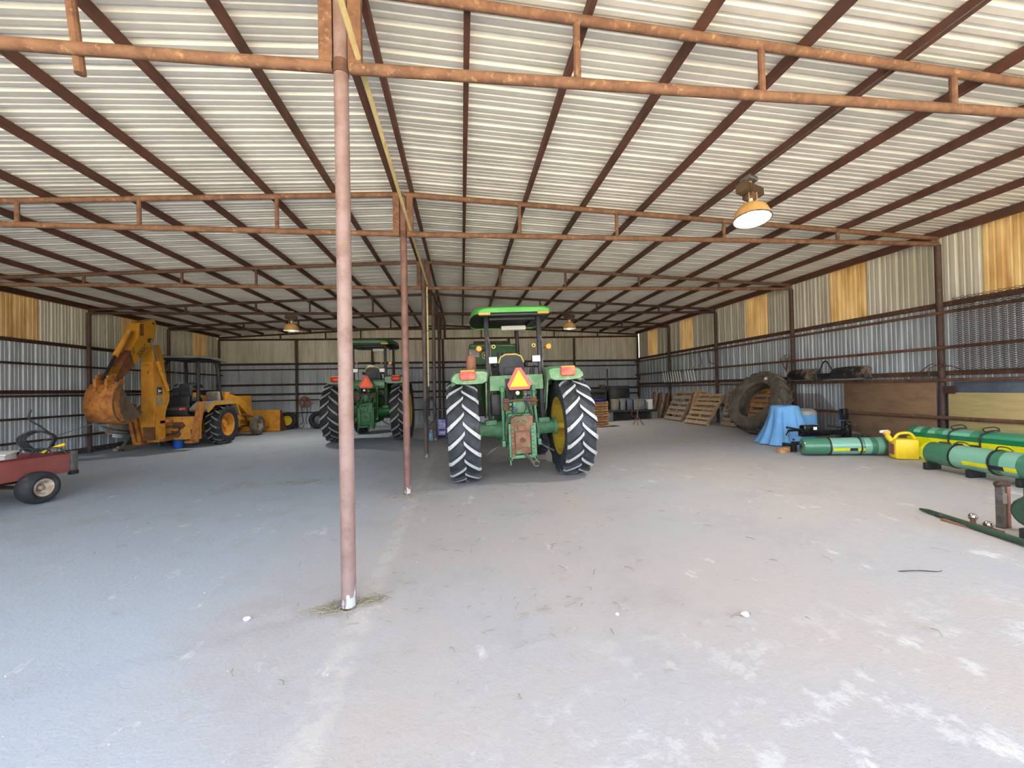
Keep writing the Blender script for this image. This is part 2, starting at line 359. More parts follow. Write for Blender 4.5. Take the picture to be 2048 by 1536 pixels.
# corrugated sheets
PIT = .3048; SHEET = 3*PIT
def profile(h=.038, minor=.008):
    pts = []
    for k in range(3):
        b = k*PIT
        pts += [(b, h), (b+.014, h), (b+.036, 0), (b+.095, 0), (b+.104, minor), (b+.126, minor), (b+.135, 0), (b+.185, 0), (b+.194, minor), (b+.216, minor), (b+.225, 0), (b+PIT-.036, 0), (b+PIT-.014, h)]
    pts.append((SHEET+.012, h+.001)); return pts
PROF = profile()
def sheet_mesh(name, fn, m):
    b = MB(); k = len(PROF)
    for u, h in PROF:
        for e in (0, 1): b.v.append(fn(u, h, e))
    for i in range(k-1): b.f.append((2*i, 2*i+2, 2*i+3, 2*i+1))
    me = bpy.data.meshes.new(name); me.from_pydata(b.v, [], b.f); me.materials.append(MATS[m]); return me
ceiling = struct('ceiling')
mR = sheet_mesh('roof_sheet_a', lambda u, h, e: ((XP, WR+.12)[e], u, roofz((XP, WR+.12)[e])+h), 'roof_metal')
mL = sheet_mesh('roof_sheet_b', lambda u, h, e: ((XP, WL-.12)[e], u, roofz((XP, WL-.12)[e])+h), 'roof_metal')
n_sh = int(math.ceil((Y1+.15-Y0)/SHEET))
for i in range(n_sh):
    for me in (mR, mL): obj('roof_sheet', me, ceiling, (0, Y0+i*SHEET, .0012*(i % 2)))
MB().prism([(XP-.3, ZR+.03), (XP, ZR+.07), (XP+.3, ZR+.03), (XP, ZR+.055)], Y0, Y1+.2, 'y').build('ridge_cap', 'roof_metal', ceiling)
PUR = [XP-.13, XP+.13, .10, 1.09, 2.07, 3.07, 4.06, 5.03, 6.0, 6.95, 7.9, -1.9, -2.86, -3.85, -4.82, -5.84, -6.86, -7.87, -8.9, -9.86]
for x in PUR:
    z = roofz(x)-.004
    b = MB(); b.prism([(x-.027, z-.094), (x-.021, z-.1), (x+.021, z-.1), (x+.027, z-.094), (x+.027, z), (x-.027, z)], Y0, Y1, 'y'); b.build('purlin', 'purlin_brown', ceiling)
for x in (XR+.02, XL-.02):
    z = roofz(x); sg = 1 if x > 0 else -1
    b = MB(); b.prism([(x-.05, z-.13), (x+.05, z-.13), (x+.05, z-.122), (x-.042, z-.122), (x-.042, z-.012), (x+.05, z-.012), (x+.05, z-.004), (x-.05, z-.004)], Y0, Y1, 'y'); b.build('eave_purlin', 'purlin_brown', ceiling)
# walls
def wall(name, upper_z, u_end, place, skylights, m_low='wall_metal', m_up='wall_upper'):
    """place(u,h,z) -> world; skylights = where along the wall a fibreglass sheet starts in the top row"""
    root = struct(name)
    for i in range(int(math.ceil(u_end/SHEET))):
        u0 = i*SHEET
        def lowf(u, h, e): return place(u+u0, h, (-.15, upper_z+.06)[e])
        obj('wall_sheet', sheet_mesh('wall_sheet', lowf, m_low), root)
    runs = []; u = 0
    for k in sorted(skylights)+[u_end]:
        n = max(1, round((k-u)/SHEET))
        runs += [(u+q*(k-u)/n, (k-u)/n/SHEET, 0) for q in range(n)]
        if k < u_end: runs.append((k, 1, 1))
        u = k+SHEET
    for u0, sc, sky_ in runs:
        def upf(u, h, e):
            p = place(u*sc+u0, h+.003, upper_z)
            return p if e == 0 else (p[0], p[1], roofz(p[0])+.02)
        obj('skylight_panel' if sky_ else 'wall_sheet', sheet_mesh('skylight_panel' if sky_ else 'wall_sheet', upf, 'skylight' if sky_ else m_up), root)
    return root
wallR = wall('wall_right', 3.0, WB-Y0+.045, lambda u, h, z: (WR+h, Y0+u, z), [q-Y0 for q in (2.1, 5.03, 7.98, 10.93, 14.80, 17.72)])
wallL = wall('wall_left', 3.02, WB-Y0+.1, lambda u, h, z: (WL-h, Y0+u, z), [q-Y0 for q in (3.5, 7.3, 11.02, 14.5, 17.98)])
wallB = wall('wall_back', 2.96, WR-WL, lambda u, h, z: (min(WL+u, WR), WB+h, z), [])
def pipe(name, p, q, r, m, parent, n=10): return MB().tube([p, q], r, n).build(name, m, parent)
def bar(name, x0, x1, y0, y1, z0, z1, m, parent): return MB().box(x0, x1, y0, y1, z0, z1).build(name, m, parent, smooth=False)
# right wall girts behind the posts and pipe rails in front of them
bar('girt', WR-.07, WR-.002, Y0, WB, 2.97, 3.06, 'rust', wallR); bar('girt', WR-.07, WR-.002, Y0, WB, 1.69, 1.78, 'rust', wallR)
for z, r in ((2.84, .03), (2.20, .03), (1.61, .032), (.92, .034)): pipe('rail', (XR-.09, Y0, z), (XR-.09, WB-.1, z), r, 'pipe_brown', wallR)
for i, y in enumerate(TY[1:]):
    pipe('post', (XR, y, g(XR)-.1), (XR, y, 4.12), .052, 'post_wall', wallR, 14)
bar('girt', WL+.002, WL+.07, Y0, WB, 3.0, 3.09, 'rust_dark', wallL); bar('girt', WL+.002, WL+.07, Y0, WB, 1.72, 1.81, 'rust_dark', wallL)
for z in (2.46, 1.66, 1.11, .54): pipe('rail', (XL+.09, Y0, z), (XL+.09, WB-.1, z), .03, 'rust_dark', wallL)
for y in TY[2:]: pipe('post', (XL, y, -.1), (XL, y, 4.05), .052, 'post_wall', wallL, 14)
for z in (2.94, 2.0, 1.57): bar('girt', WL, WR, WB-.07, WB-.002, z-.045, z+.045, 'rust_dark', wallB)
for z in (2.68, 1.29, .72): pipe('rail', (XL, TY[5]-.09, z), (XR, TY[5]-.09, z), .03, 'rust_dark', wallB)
for x in (-7.43, -4.1, XP, 2.3, 5.55): pipe('post', (x, TY[5], g(x)-.1), (x, TY[5], 4.05), .052, 'post_wall', wallB, 14)
# base board along the yellow machine's wall
bar('baseboard_left', WL+.01, WL+.06, 4, WB, -.02, .16, 'steel_dull', None); struct('', bpy.data.objects['baseboard_left'])
# trusses
WEBS = [.98, 2.62, 4.55, 6.75, -2.72, -4.6, -6.15, -8.1]
def hc(x): return 4.057+(.085*(x-XP)/(XR-XP) if x > XP else -.018*(XP-x)/(XP-XL))
TLAB = ['rusty pipe roof truss with a sawn-off pipe stub hanging under its chord',
        'rusty pipe roof truss resting on the white-footed pipe post',
        'rusty pipe roof truss resting on the post with the yellow conduit',
        'rusty pipe roof truss over the canopied green tractors', 'rusty pipe roof truss beside the far hanging lamps', 'rusty pipe roof truss standing along the top of the back wall']
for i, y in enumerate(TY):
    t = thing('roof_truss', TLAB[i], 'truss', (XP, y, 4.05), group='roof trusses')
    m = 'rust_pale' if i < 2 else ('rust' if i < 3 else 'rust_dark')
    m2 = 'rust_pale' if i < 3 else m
    for xe, sg in ((XR, 1), (XL, -1)):
        ztop = lambda x: roofz(x)-.106-.042
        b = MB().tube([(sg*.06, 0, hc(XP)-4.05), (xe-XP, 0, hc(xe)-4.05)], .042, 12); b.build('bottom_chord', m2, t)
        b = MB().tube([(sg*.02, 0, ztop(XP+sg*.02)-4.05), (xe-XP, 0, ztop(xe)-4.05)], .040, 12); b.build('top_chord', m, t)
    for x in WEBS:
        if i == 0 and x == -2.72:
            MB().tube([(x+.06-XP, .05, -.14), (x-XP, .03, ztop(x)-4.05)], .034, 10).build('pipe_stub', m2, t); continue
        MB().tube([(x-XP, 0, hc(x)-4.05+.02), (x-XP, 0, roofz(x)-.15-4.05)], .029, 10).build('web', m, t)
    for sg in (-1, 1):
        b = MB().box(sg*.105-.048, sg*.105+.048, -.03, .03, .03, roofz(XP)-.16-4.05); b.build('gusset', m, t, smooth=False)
# centre posts
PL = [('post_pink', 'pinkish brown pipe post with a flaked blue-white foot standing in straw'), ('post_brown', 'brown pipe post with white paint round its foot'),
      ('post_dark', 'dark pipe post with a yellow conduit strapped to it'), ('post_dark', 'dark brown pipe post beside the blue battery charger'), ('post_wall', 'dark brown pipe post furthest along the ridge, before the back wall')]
for i in range(5):
    t = thing('pipe_post', PL[i][1], 'post', (XP, TY[i], 0), group='ridge posts')
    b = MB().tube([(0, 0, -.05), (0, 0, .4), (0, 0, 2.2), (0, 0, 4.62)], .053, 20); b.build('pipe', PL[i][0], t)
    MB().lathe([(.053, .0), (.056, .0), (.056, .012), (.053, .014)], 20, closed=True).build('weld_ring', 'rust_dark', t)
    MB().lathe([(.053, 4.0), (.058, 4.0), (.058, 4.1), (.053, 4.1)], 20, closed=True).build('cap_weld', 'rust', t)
# pole along the ridge resting on the bottom chords, and the conduit down the third post
po = MB().tube(catmull([(-.72, 1.2, 4.125), (-.73, 3.17, 4.122), (-.75, 6.46, 4.122), (-.765, 9.75, 4.135)], 6), .021, 10).build('conduit_pole', 'conduit')
tag(po, 'long pale yellow pole lying on the trusses along the ridge', 'pole')
t = thing('conduit', 'pale yellow conduit running down the dark pipe post', 'conduit', (-.775, 9.75, 1.7))
MB().tube([(-.0, 0, .0), (.0, 0, 2.36)], .019, 10).build('pale_pipe', 'conduit', t)
MB().tube([(0, 0, 0), (0, .0, -.7)], .017, 8).build('dark_pipe', 'black', t)
for z in (.3, 1.3, 2.1): MB().lathe([(.03, 0), (.03, .02), (.024, .02), (.024, 0)], 12, T(0, 0, z), closed=True).build('strap', 'steel', t)
po = MB().tube(catmull([(-.74, 9.95, 4.13), (-.66, 12, 4.12), (-.60, 13.3, 4.17)], 5), .018, 8).build('brace_rod', 'rust_dark'); tag(po, 'thin grey-brown rod continuing along the ridge past the conduit', 'rod')
# high-bay lamps
def lamp(loc, label, ry=0, rx=0, s=1.0):
    t = thing('bay_lamp', label, 'lamp', loc, (rx, ry, .3), group='hanging bay lamps'); t.scale = (s, s, s)
    MB().cbox(-.09, .09, -.09, .09, -.08, -.005, .015).build('junction_box', 'steel', t)
    MB().tube([(0, 0, -.08), (0, 0, -.13), (.02, 0, -.15), (.02, 0, -.18)], .035, 10).build('hook', 'lamp_amber', t)
    b = MB(); b.box(-.19, .19, -.075, .075, -.28, -.165)
    for k in range(12): b.box(-.2+k*.0345, -.2+k*.0345+.012, -.09, .09, -.285, -.16)
    b.build('ballast', 'ballast', t, smooth=False)
    MB().cbox(-.08, .08, -.08, .08, -.36, -.285, .012).build('collar', 'ballast', t)
    for a in range(4): MB().tube([(.085*math.cos(a*PI/2+.4), .085*math.sin(a*PI/2+.4), -.28), (.085*math.cos(a*PI/2+.4), .085*math.sin(a*PI/2+.4), -.47)], .006, 6).build('cage_bar', 'lamp_amber', t)
    MB().tube([(0, 0, -.36), (0, 0, -.46)], .03, 10).build('socket', 'white_paint', t)
    prof = [(.05, -.44), (.10, -.45), (.165, -.49), (.215, -.55), (.245, -.63), (.255, -.69)]
    MB().lathe(prof, 32).build('reflector', 'lamp_amber', t)
    MB().lathe([(a-.006, z-.004) for a, z in prof], 32).build('reflector_lining', 'lamp_inner', t)
    MB().lathe([(.252, -.685), (.262, -.688), (.262, -.70), (.25, -.70)], 32, closed=True).build('rim', 'steel', t)
    MB().ball((0, 0, -.57), .055, 8, (1, 1, 1.5)).build('bulb', 'bulb', t)
    ld = bpy.data.lights.new('lamp_light', 'SPOT'); ld.energy = 75; ld.spot_size = math.radians(150); ld.spot_blend = .6; ld.shadow_soft_size = .1; ld.color = (1, .93, .82)
    lo_ = bpy.data.objects.new('lamp_light', ld); COL.objects.link(lo_); lo_.parent = t; lo_.location = (0, 0, -.67)
lamp((4.06, 5.2, roofz(4.06)-.1), 'large amber bay lamp hanging over bare floor on the side of the stacked pallets', .10, -.12, .92)
lamp((4.06, 14.8, roofz(4.06)-.1), 'small-looking amber bay lamp hanging beyond the tractor with the yellow triangle', s=.98)
lamp((-5.8, 14.8, roofz(-5.8)-.1), 'amber bay lamp hanging near the yellow backhoe', s=.98)
MB().tube([(4.0, 1.0, roofz(4.06)-.112), (4.02, 5.1, roofz(4.06)-.112), (4.02, 9, roofz(4.06)-.112)], .006, 6).build('conduit_wire', 'steel_dull', ceiling)
# ================================================================ wheels
def tyre_profile(R, w, rimR, td):   # (r, x) open at the bead
    return [(rimR, -.36*w), (rimR+.02, -.42*w), (rimR+(R-rimR)*.45, -.5*w), (R-td-.035, -.475*w), (R-td-.01, -.40*w), (R-td+.006, -.2*w), (R-td+.01, 0),
            (R-td+.006, .2*w), (R-td-.01, .40*w), (R-td-.035, .475*w), (rimR+(R-rimR)*.45, .5*w), (rimR+.02, .42*w), (rimR, .36*w)]
MZX = RY(PI/2)   # lathe axis Z -> X
LUGS = {}
def lug_mesh(key, R, w, td, span, side, m, hw=.024, side_m='tyre_dark'):
    k = (key, side, m)
    if k in LUGS: return LUGS[k]
    b = MB(); n = 6; st = []
    for i in range(n+1):
        s = i/n; x = side*(-.012+s*(.49*w+.012)); ph = -(span/R)*(s**.85)
        rb = R-td-(.04 if s > .8 else .012)-(.03 if s == 1 else 0); rtp = R-.012*s*s-(.03 if s == 1 else 0)
        h = hw*(1.0+.25*s)/R
        for r, dp in ((rb, -h*1.35), (rtp, -h), (rtp, h), (rb, h*1.35)):
            b.v.append((x, -r*math.cos(ph+dp), r*math.sin(ph+dp)))
    for i in range(n):
        a = 4*i
        for j in range(3): b.f.append((a+j, a+j+1, a+j+5, a+j+4))
    b.f.append((0, 1, 2, 3)); b.f.append((4*n+3, 4*n+2, 4*n+1, 4*n))
    me = b.mesh('lug', m, smooth=False); me.materials.append(MATS[side_m])
    cen = [p.center.xz.length if False else math.hypot(p.center.y, p.center.z) for p in me.polygons]; lim = max(cen)-.035
    for p, c in zip(me.polygons, cen): p.material_index = 0 if (c > lim and math.hypot(p.normal.y, p.normal.z) > .7 and abs(p.normal.y*p.center.y+p.normal.z*p.center.z) > .75*c) else 1
    LUGS[k] = me; return me
def add_lugs(parent, key, R, w, td, span, n, m, hw=.024):
    for sd in (-1, 1):
        me = lug_mesh(key, R, w, td, span, sd, m, hw)
        for i in range(n): obj('lug', me, parent, (0, 0, 0), ((i+(.5 if sd > 0 else 0))*2*PI/n, 0, 0))
def wheel(parent, name, loc, R, w, rimR, td, n, span, m_t, m_l, m_r, face, spin=0, hw=.031):
    """face=+1: dished disc shows towards +X"""
    o = MB().lathe(tyre_profile(R, w, rimR, td), 48, MZX).build(name, m_t, parent, loc, (spin, 0, 0))
    if n: add_lugs(o, name+str(R), R, w, td, span, n, m_l, hw)
    f = face
    prof = [(rimR, -.36*w), (rimR+.022, -.39*w), (rimR+.022, -.42*w), (rimR-.02, -.36*w), (rimR-.045, -.1*w), (rimR-.05, f*.02*w), (.62*rimR, f*.04*w), (.5*rimR, f*.10*w), (.3*rimR, f*.10*w), (.28*rimR, f*.22*w), (.001, f*.22*w)]
    MB().lathe(prof, 40, MZX).build('rim', m_r, o)
    prof2 = [(rimR-.05, f*.02*w), (rimR-.03, .2*w), (rimR-.02, .36*w), (rimR+.022, .42*w), (rimR+.022, .39*w), (rimR, .36*w)]
    MB().lathe(prof2, 40, MZX).build('rim_barrel', m_r, o)
    for k in range(8):
        a = k*PI/4; MB().tube([(f*.08*w, .4*rimR*math.cos(a), .4*rimR*math.sin(a)), (f*.13*w, .4*rimR*math.cos(a), .4*rimR*math.sin(a))], .014, 6).build('wheel_nut', 'steel', o)
    return o
def deer(parent, M, m_plate, m_fig, m_edge, s, round_=True):
    """emblem: a leaping stag on a plate, s = half size; drawn in local XY facing +Z"""
    b = MB()
    out = [(s*1.1*math.cos(a*PI/16), s*1.1*math.sin(a*PI/16)) for a in range(32)] if round_ else [(-s, -s*.95), (-s*.85, -s*1.1), (s*.85, -s*1.1), (s, -s*.95), (s, s*.95), (s*.85, s*1.1), (-s*.85, s*1.1), (-s, s*.95)]
    o = MB().prism([(x*1.12, y*1.12) for x, y in out], 0, .003, 'z').build('emblem', m_edge, parent, smooth=False); o.matrix_local = M
    MB().prism(out, .003, .005, 'z').build('emblem_plate', m_plate, o, smooth=False)
    fig = [(-.62, .72), (-.50, .42), (-.40, .62), (-.36, .36), (-.12, .18), (.22, .22), (.50, .38), (.44, .12), (.78, -.06), (.44, -.04), (.18, -.20), (-.12, -.18), (-.34, -.36), (-.70, -.62), (-.48, -.26), (-.46, .02), (-.52, .26), (-.72, .32), (-.56, .44)]
    MB().prism([(x*s, y*s) for x, y in fig], .005, .007, 'z').build('emblem_stag', m_fig, o, smooth=False)
    MB().prism([(-.7*s, -.92*s), (.7*s, -.92*s), (.7*s, -.84*s), (-.7*s, -.84*s)], .005, .007, 'z').build('emblem_bar', m_fig, o, smooth=False)
    return o
# ================================================================ tractors (rear view, local +Y forward, origin on the ground under the rear axle)
def tractor(loc, rot, label, K, smv, tyre_m, lug_m, scale=1.0, extra=True):
    G, GC, GW, RY_, RED, AMB, PLT = K
    t = thing('tractor', label, 'tractor', loc, rot); t.scale = (scale,)*3
    R, W, HT = .87, .52, .95; AZ = R
    for sg in (-1, 1):
        wheel(t, 'rear_wheel', (sg*HT, 0, AZ), R, W, .50, .055, 18, .25, tyre_m, lug_m, RY_, sg, spin=.07*sg)
        wheel(t, 'front_wheel', (sg*.80, 2.35, .57), .57, .36, .33, .04, 18, .16, tyre_m, tyre_m, RY_, sg)
        # axle housing, flange
        b = MB().tube([(sg*.12, 0, AZ-.02), (sg*.36, 0, AZ-.01), (sg*.42, 0, AZ), (sg*.66, 0, AZ)], [.19, .16, .135, .12], 16); b.build('axle_housing', GW, t)
        MB().tube([(sg*.64, 0, AZ), (sg*.70, 0, AZ)], .15, 16).build('axle_flange', GW, t)
        MB().tube([(sg*.68, 0, AZ), (sg*.98, 0, AZ)], .06, 12).build('axle_shaft', RY_, t)
        MB().cbox(sg*.47-.10, sg*.47+.10, -.13, .10, AZ+.08, AZ+.17, .015).build('rops_bracket', GW, t)
        # roll bar post: channel with an inner web
        p = MB(); x = sg*.47; lean = -.02
        p.cbox(x-.038, x+.038, -.05, .03, AZ+.12, 2.86, .008); p.build('rops_post', 'black', t)
        MB().box(x-.046, x-.040, -.056, -.004, AZ+.2, 2.2).build('cable', 'black_rubber', t)
        if extra: MB().tube(catmull([(x+.03, -.06, 1.3), (x+.055, -.07, 1.7), (x+.03, -.06, 2.0), (x+.05, -.07, 2.3), (x+.02, -.05, 2.5)], 5), .012, 6).build('cable', 'steel_dull', t)
        # fender: arched sheet with rolled outer edge
        f = MB(); na, nv = 16, 8; rf = 1.0
        for i in range(na+1):
            a = math.radians(112 - i*88/na)   # from behind the top, over to the front
            for j in range(nv+1):
                v = j/nv; xx = sg*(.53+.59*v); dr = -.03*(abs(v-.5)*2)**4 - (.05*max(0, v-.8)/.2) + (.0 if i > 1 else -.045*(2-i)**1.5*.6)
                f.v.append((xx, -(rf+dr)*math.cos(PI-a)*(-1) if False else (rf+dr)*math.cos(a), AZ+.03+(rf+dr)*math.sin(a)*.97))
        for i in range(na):
            for j in range(nv):
                q = i*(nv+1)+j; f.f.append((q, q+1, q+nv+2, q+nv+1))
        fo = f.build('fender', G, t); md = fo.modifiers.new('solid', 'SOLIDIFY'); md.thickness = .02; md.offset = -1
        # rear lip of the fender, rounded and hanging over the tread
        l = MB(); lip = [(.50, 1.93), (.56, 1.955), (.70, 1.96), (.95, 1.955), (1.06, 1.93), (1.12, 1.86), (1.13, 1.80), (1.05, 1.755), (.85, 1.74), (.60, 1.745), (.52, 1.78)]
        pp = [(sg*a, z-.02) for a, z in lip]; cxx = sum(a for a, _ in pp)/len(pp); czz = sum(z for _, z in pp)/len(pp)
        k = len(pp)
        for yy, sc in ((-.22, 1.0), (-.42, 1.0), (-.48, .93)):
            for a, z in pp: l.v.append((cxx+(a-cxx)*sc, yy, czz+(z-czz)*sc-(.045 if yy < -.3 else 0)))
        for q in range(2):
            for i in range(k): l.f.append((q*k+i, q*k+(i+1) % k, (q+1)*k+(i+1) % k, (q+1)*k+i))
        l.f.append(tuple(range(2*k, 3*k))); l.build('fender_end', G, t)
        MB().prism([(-.36, 1.88), (.2, 1.96), (.72, 1.72), (.86, 1.25), (.5, 1.06), (.16, 1.06), (-.05, 1.22)], sg*.535-.012, sg*.535+.012, 'x').build('fender_side', G, t)
        # tail lamp
        tl = MB().cbox(sg*.845-.135, sg*.845+.135, -.54, -.40, 1.745, 1.90, .045).build('tail_lamp', RED, t)
        MB().cbox(sg*.845-.12, sg*.845+.12, -.52, -.42, 1.88, 1.918, .02).build('amber_cap', AMB, tl)
        # blinker on a stalk, work lamp
        MB().tube([(sg*.47, -.02, 2.25), (sg*.56, -.03, 2.29)], .012, 6).build('blinker_stalk', 'black', t)
        bl = MB().tube([(sg*.62, -.10, 2.30), (sg*.62, -.07, 2.30), (sg*.62, .02, 2.30)], [.045, .058, .04], 14).build('blinker', 'amber', t)
        wl = MB().cbox(sg*.385-.075, sg*.385+.075, -.09, .0, 2.03, 2.15, .012).build('work_lamp', 'black', t)
        MB().box(sg*.385-.07, sg*.385+.07, -.098, -.088, 2.037, 2.143).build('lens', 'white_lens', wl)
        # canopy lamp
        cl = MB().cbox(sg*.51-.105, sg*.51+.105, -.33, -.24, 2.845, 2.905, .022).build('canopy_lamp', 'amber' if not extra or sg > 0 else AMB, t)
        # lift links and lower arms
        MB().tube([(sg*.27, -.25, 1.62), (sg*.29, -.42, .72)], .024, 8).build('lift_link', GW, t)
        MB().tube([(sg*.235, -.22, 1.60), (sg*.24, -.26, 1.1)], .016, 8).build('link_rod', GW, t)
        MB().cbox(sg*.27-.035, sg*.27+.035, -.32, .25, 1.52, 1.62, .015).build('rocker_arm', GW, t)
        MB().cbox(sg*.30-.03, sg*.30+.03, -.5, .2, .62, .72, .012).build('lower_arm', GW, t)
        MB().tube([(sg*.36, -.18, .60), (sg*.52, -.2, .50), (sg*.60, -.2, .46)], .018, 8).build('stabilizer_chain', 'steel_dull', t)
        # swivel eye
        MB().lathe([(.022, -.005), (.034, -.005), (.034, .005), (.022, .005)], 14, T(sg*.36, -.05, 2.33) @ RX(PI/2), closed=True).build('eye_ring', 'seat_yellow', t)
    # transmission, platform
    MB().cbox(-.24, .24, -.32, .9, .52, 1.32, .05).build('transmission', GW, t)
    MB().cbox(-.2, .2, .8, 2.9, .62, 1.15, .05).build('engine_block', GW, t)
    MB().cbox(-.47, .47, -.16, .9, 1.60, 1.68, .02).build('platform', G, t)
    MB().cbox(-.47, .47, -.19, -.155, 1.55, 1.81, .012).build('rear_panel', G, t)
    MB().cbox(-.2, -.02, -.21, -.185, 1.40, 1.75, .01).build('dark_cover', 'black', t)
    MB().cbox(-.46, -.25, -.14, .2, 1.12, 1.5, .03).build('battery_box', 'black', t)
    # hood and front
    MB().cbox(-.30, .30, 1.0, 2.75, 1.18, 1.72, .08).build('hood', GC, t)
    MB().cbox(-.27, .27, 2.70, 2.80, 1.0, 1.66, .04).build('grille', 'black', t)
    MB().tube([(-.80, 2.35, .57), (.80, 2.35, .57)], .07, 10).build('front_axle', GW, t)
    MB().cbox(-.16, .16, .92, 1.1, 1.62, 2.0, .03).build('dash', 'black', t)
    MB().tube([(0, .95, 1.95), (0, .78, 2.06)], .02, 8).build('steering_column', 'black', t)
    MB().tube(arcpts((0, 0, 0), .2, 0, 2*PI*23/24, 23, 'xy'), .014, 8, closed=True).build('steering_wheel', 'black', t, (0, .76, 2.07), (math.radians(-28), 0, 0))
    MB().tube([(.37, 2.1, 1.6), (.37, 2.1, 2.95), (.39, 2.08, 3.02), (.46, 2.04, 3.08)], [.045, .042, .042, .042], 12).build('exhaust_pipe', 'black', t)
    # seat
    so = MB(); prof = [(-.20, 1.80), (-.24, 1.92), (-.235, 2.06), (-.19, 2.17), (-.10, 2.215), (.10, 2.215), (.19, 2.17), (.235, 2.06), (.24, 1.92), (.20, 1.80)]
    so.prism(prof, .42, .52, 'y'); sb = so.build('seat_back', 'seat_black', t)
    MB().tube([(a*1.02, .43, z+.008) for a, z in prof[2:8]], .016, 8).build('seat_piping', 'seat_yellow', sb)
    MB().cbox(-.15, .15, .405, .43, 1.84, 1.98, .012).build('seat_label', 'seat_black', sb)
    MB().cbox(-.25, .25, .45, .88, 1.76, 1.88, .04).build('seat_cushion', 'seat_black', t)
    MB().cbox(-.22, .22, .40, .50, 1.69, 1.80, .02).build('seat_base', 'seat_black', t)
    for sg in (-1, 1): MB().cbox(sg*.30-.03, sg*.30+.03, .45, .75, 2.0, 2.07, .02).build('armrest', 'black', t)
    for i, xx in enumerate((.34, .38, .42)): MB().tube([(xx, .5, 1.7), (xx+.02, .42, 1.95+.03*i)], .009, 6).build('lever', 'black', t)
    # slow-vehicle triangle
    sm = MB().prism([(-.20, 1.64), (-.165, 1.555), (.165, 1.555), (.20, 1.64), (.045, 1.92), (-.045, 1.92)], -.50, -.492, 'y').build('warning_triangle', smv[0], t, smooth=False)
    MB().prism([(-.155, 1.605), (.155, 1.605), (0, 1.885)], -.506, -.4995, 'y').build('triangle_center', smv[1], sm, smooth=False)
    MB().box(-.02, .02, -.49, -.18, 1.62, 1.66).build('triangle_bracket', 'black', t)
    # canopy: rounded slab, tapered towards the rear, dark underside
    c = MB(); rows = [(-.34, .60, 2.955, .075), (-.30, .64, 2.985, .125), (-.15, .68, 3.02, .14), (.3, .73, 3.05, .15), (.9, .75, 3.045, .15), (1.25, .70, 3.0, .14), (1.36, .6, 2.94, .1)]
    def sect(hw, zt, th): return [(-hw, zt-th), (-hw*.995, zt-th*.55), (-hw*.96, zt-.035), (-hw*.86, zt-.008), (-hw*.5, zt), (0, zt+.004), (hw*.5, zt), (hw*.86, zt-.008), (hw*.96, zt-.035), (hw*.995, zt-th*.55), (hw, zt-th)]
    for y, hw, zt, th in rows:
        for x, z in sect(hw, zt, th): c.v.append((x, y, z))
    k = 11
    for i in range(len(rows)-1):
        for j in range(k-1): c.f.append((i*k+j, i*k+j+1, (i+1)*k+j+1, (i+1)*k+j))
    c.f.append(tuple(range(k))); c.f.append(tuple(range((len(rows)-1)*k+k-1, (len(rows)-1)*k-1, -1)))
    cn = c.build('canopy', GC, t)
    u = MB()
    for y, hw, zt, th in rows:
        for s_ in (-1, 1): u.v.append((s_*hw*.985, y*.985, zt-th+.02))
    for i in range(len(rows)-1): u.f.append((2*i, 2*i+1, 2*i+3, 2*i+2))
    u.build('canopy_lining', 'black', cn)
    MB().cbox(-.60, .60, -.30, -.22, 2.83, 2.885, .015).build('rear_crossbar', 'black', t)
    MB().cbox(-.42, .42, -.02, .08, 2.80, 2.86, .015).build('rops_crossbar', 'black', t)
    for sg in (-1, 1): MB().cbox(sg*.45-.03, sg*.45+.03, 0, 1.2, 2.84, 2.90, .01).build('canopy_rail', 'black', t)
    MB().cbox(-.10, .40, .95, 1.05, 2.76, 2.85, .02).build('roof_mirror', 'white_paint', t)
    # hitch: two drilled side plates, rusty centre plate, hook
    for sg in (-1, 1):
        pl = MB().cbox(sg*.205-.022, sg*.205+.022, -.60, -.48, .40, 1.0, .006).build('hitch_plate', GW, t)
        st = MB().cbox(sg*.165-.024, sg*.165+.024, -.625, -.60, .46, .96, .008).build('drilled_strap', PLT if sg < 0 else GW, t)
        for q in range(7): MB().tube([(sg*.165, -.629, .52+q*.065), (sg*.165, -.622, .52+q*.065)], .011, 8).build('bolt_hole', 'black', st)
    MB().cbox(-.185, .185, -.59, -.53, .50, 1.12, .012).build('center_plate', PLT, t)
    MB().cbox(-.125, .125, -.62, -.59, .60, .86, .012).build('guard_plate', PLT, t)
    MB().tube([(0, -.66, .73), (0, -.58, .73)], .04, 12).build('pto_stub', 'rust', t)
    MB().cbox(-.08, .06, -.625, -.59, .88, .97, .01).build('latch_block', PLT, t)
    MB().tube(arcpts((.03, -.62, 1.02), .05, 0, PI, 8, 'xz'), .012, 6).build('clevis', GW, t)
    MB().tube(arcpts((-.07, -.62, 1.02), .04, 0, PI, 8, 'xz'), .012, 6).build('clevis', GW, t)
    MB().cbox(-.20, .20, -.60, -.54, .43, .48, .008).build('hitch_crossbar', GW, t)
    MB().box(-.225, -.205, -.60, -.55, .33, .46).build('hitch_foot', GW, t); MB().box(.205, .225, -.60, -.55, .36, .46).build('hitch_foot', GW, t)
    MB().tube([(.03, -.56, .50), (.10, -.72, .42), (.13, -.80, .37)], [.03, .028, .022], 8).build('drawbar', 'steel_dull', t)
    MB().tube(arcpts((.17, -.80, .37), .045, 0, PI*1.8, 12, 'xz'), .010, 6).build('hook_ring', 'steel_dull', t)
    MB().cbox(-.22, .22, -.50, -.25, 1.0, 1.16, .03).build('valve_body', GW, t)
    MB().cbox(-.13, .17, -.52, -.30, 1.16, 1.40, .03).build('rockshaft_housing', GW, t)
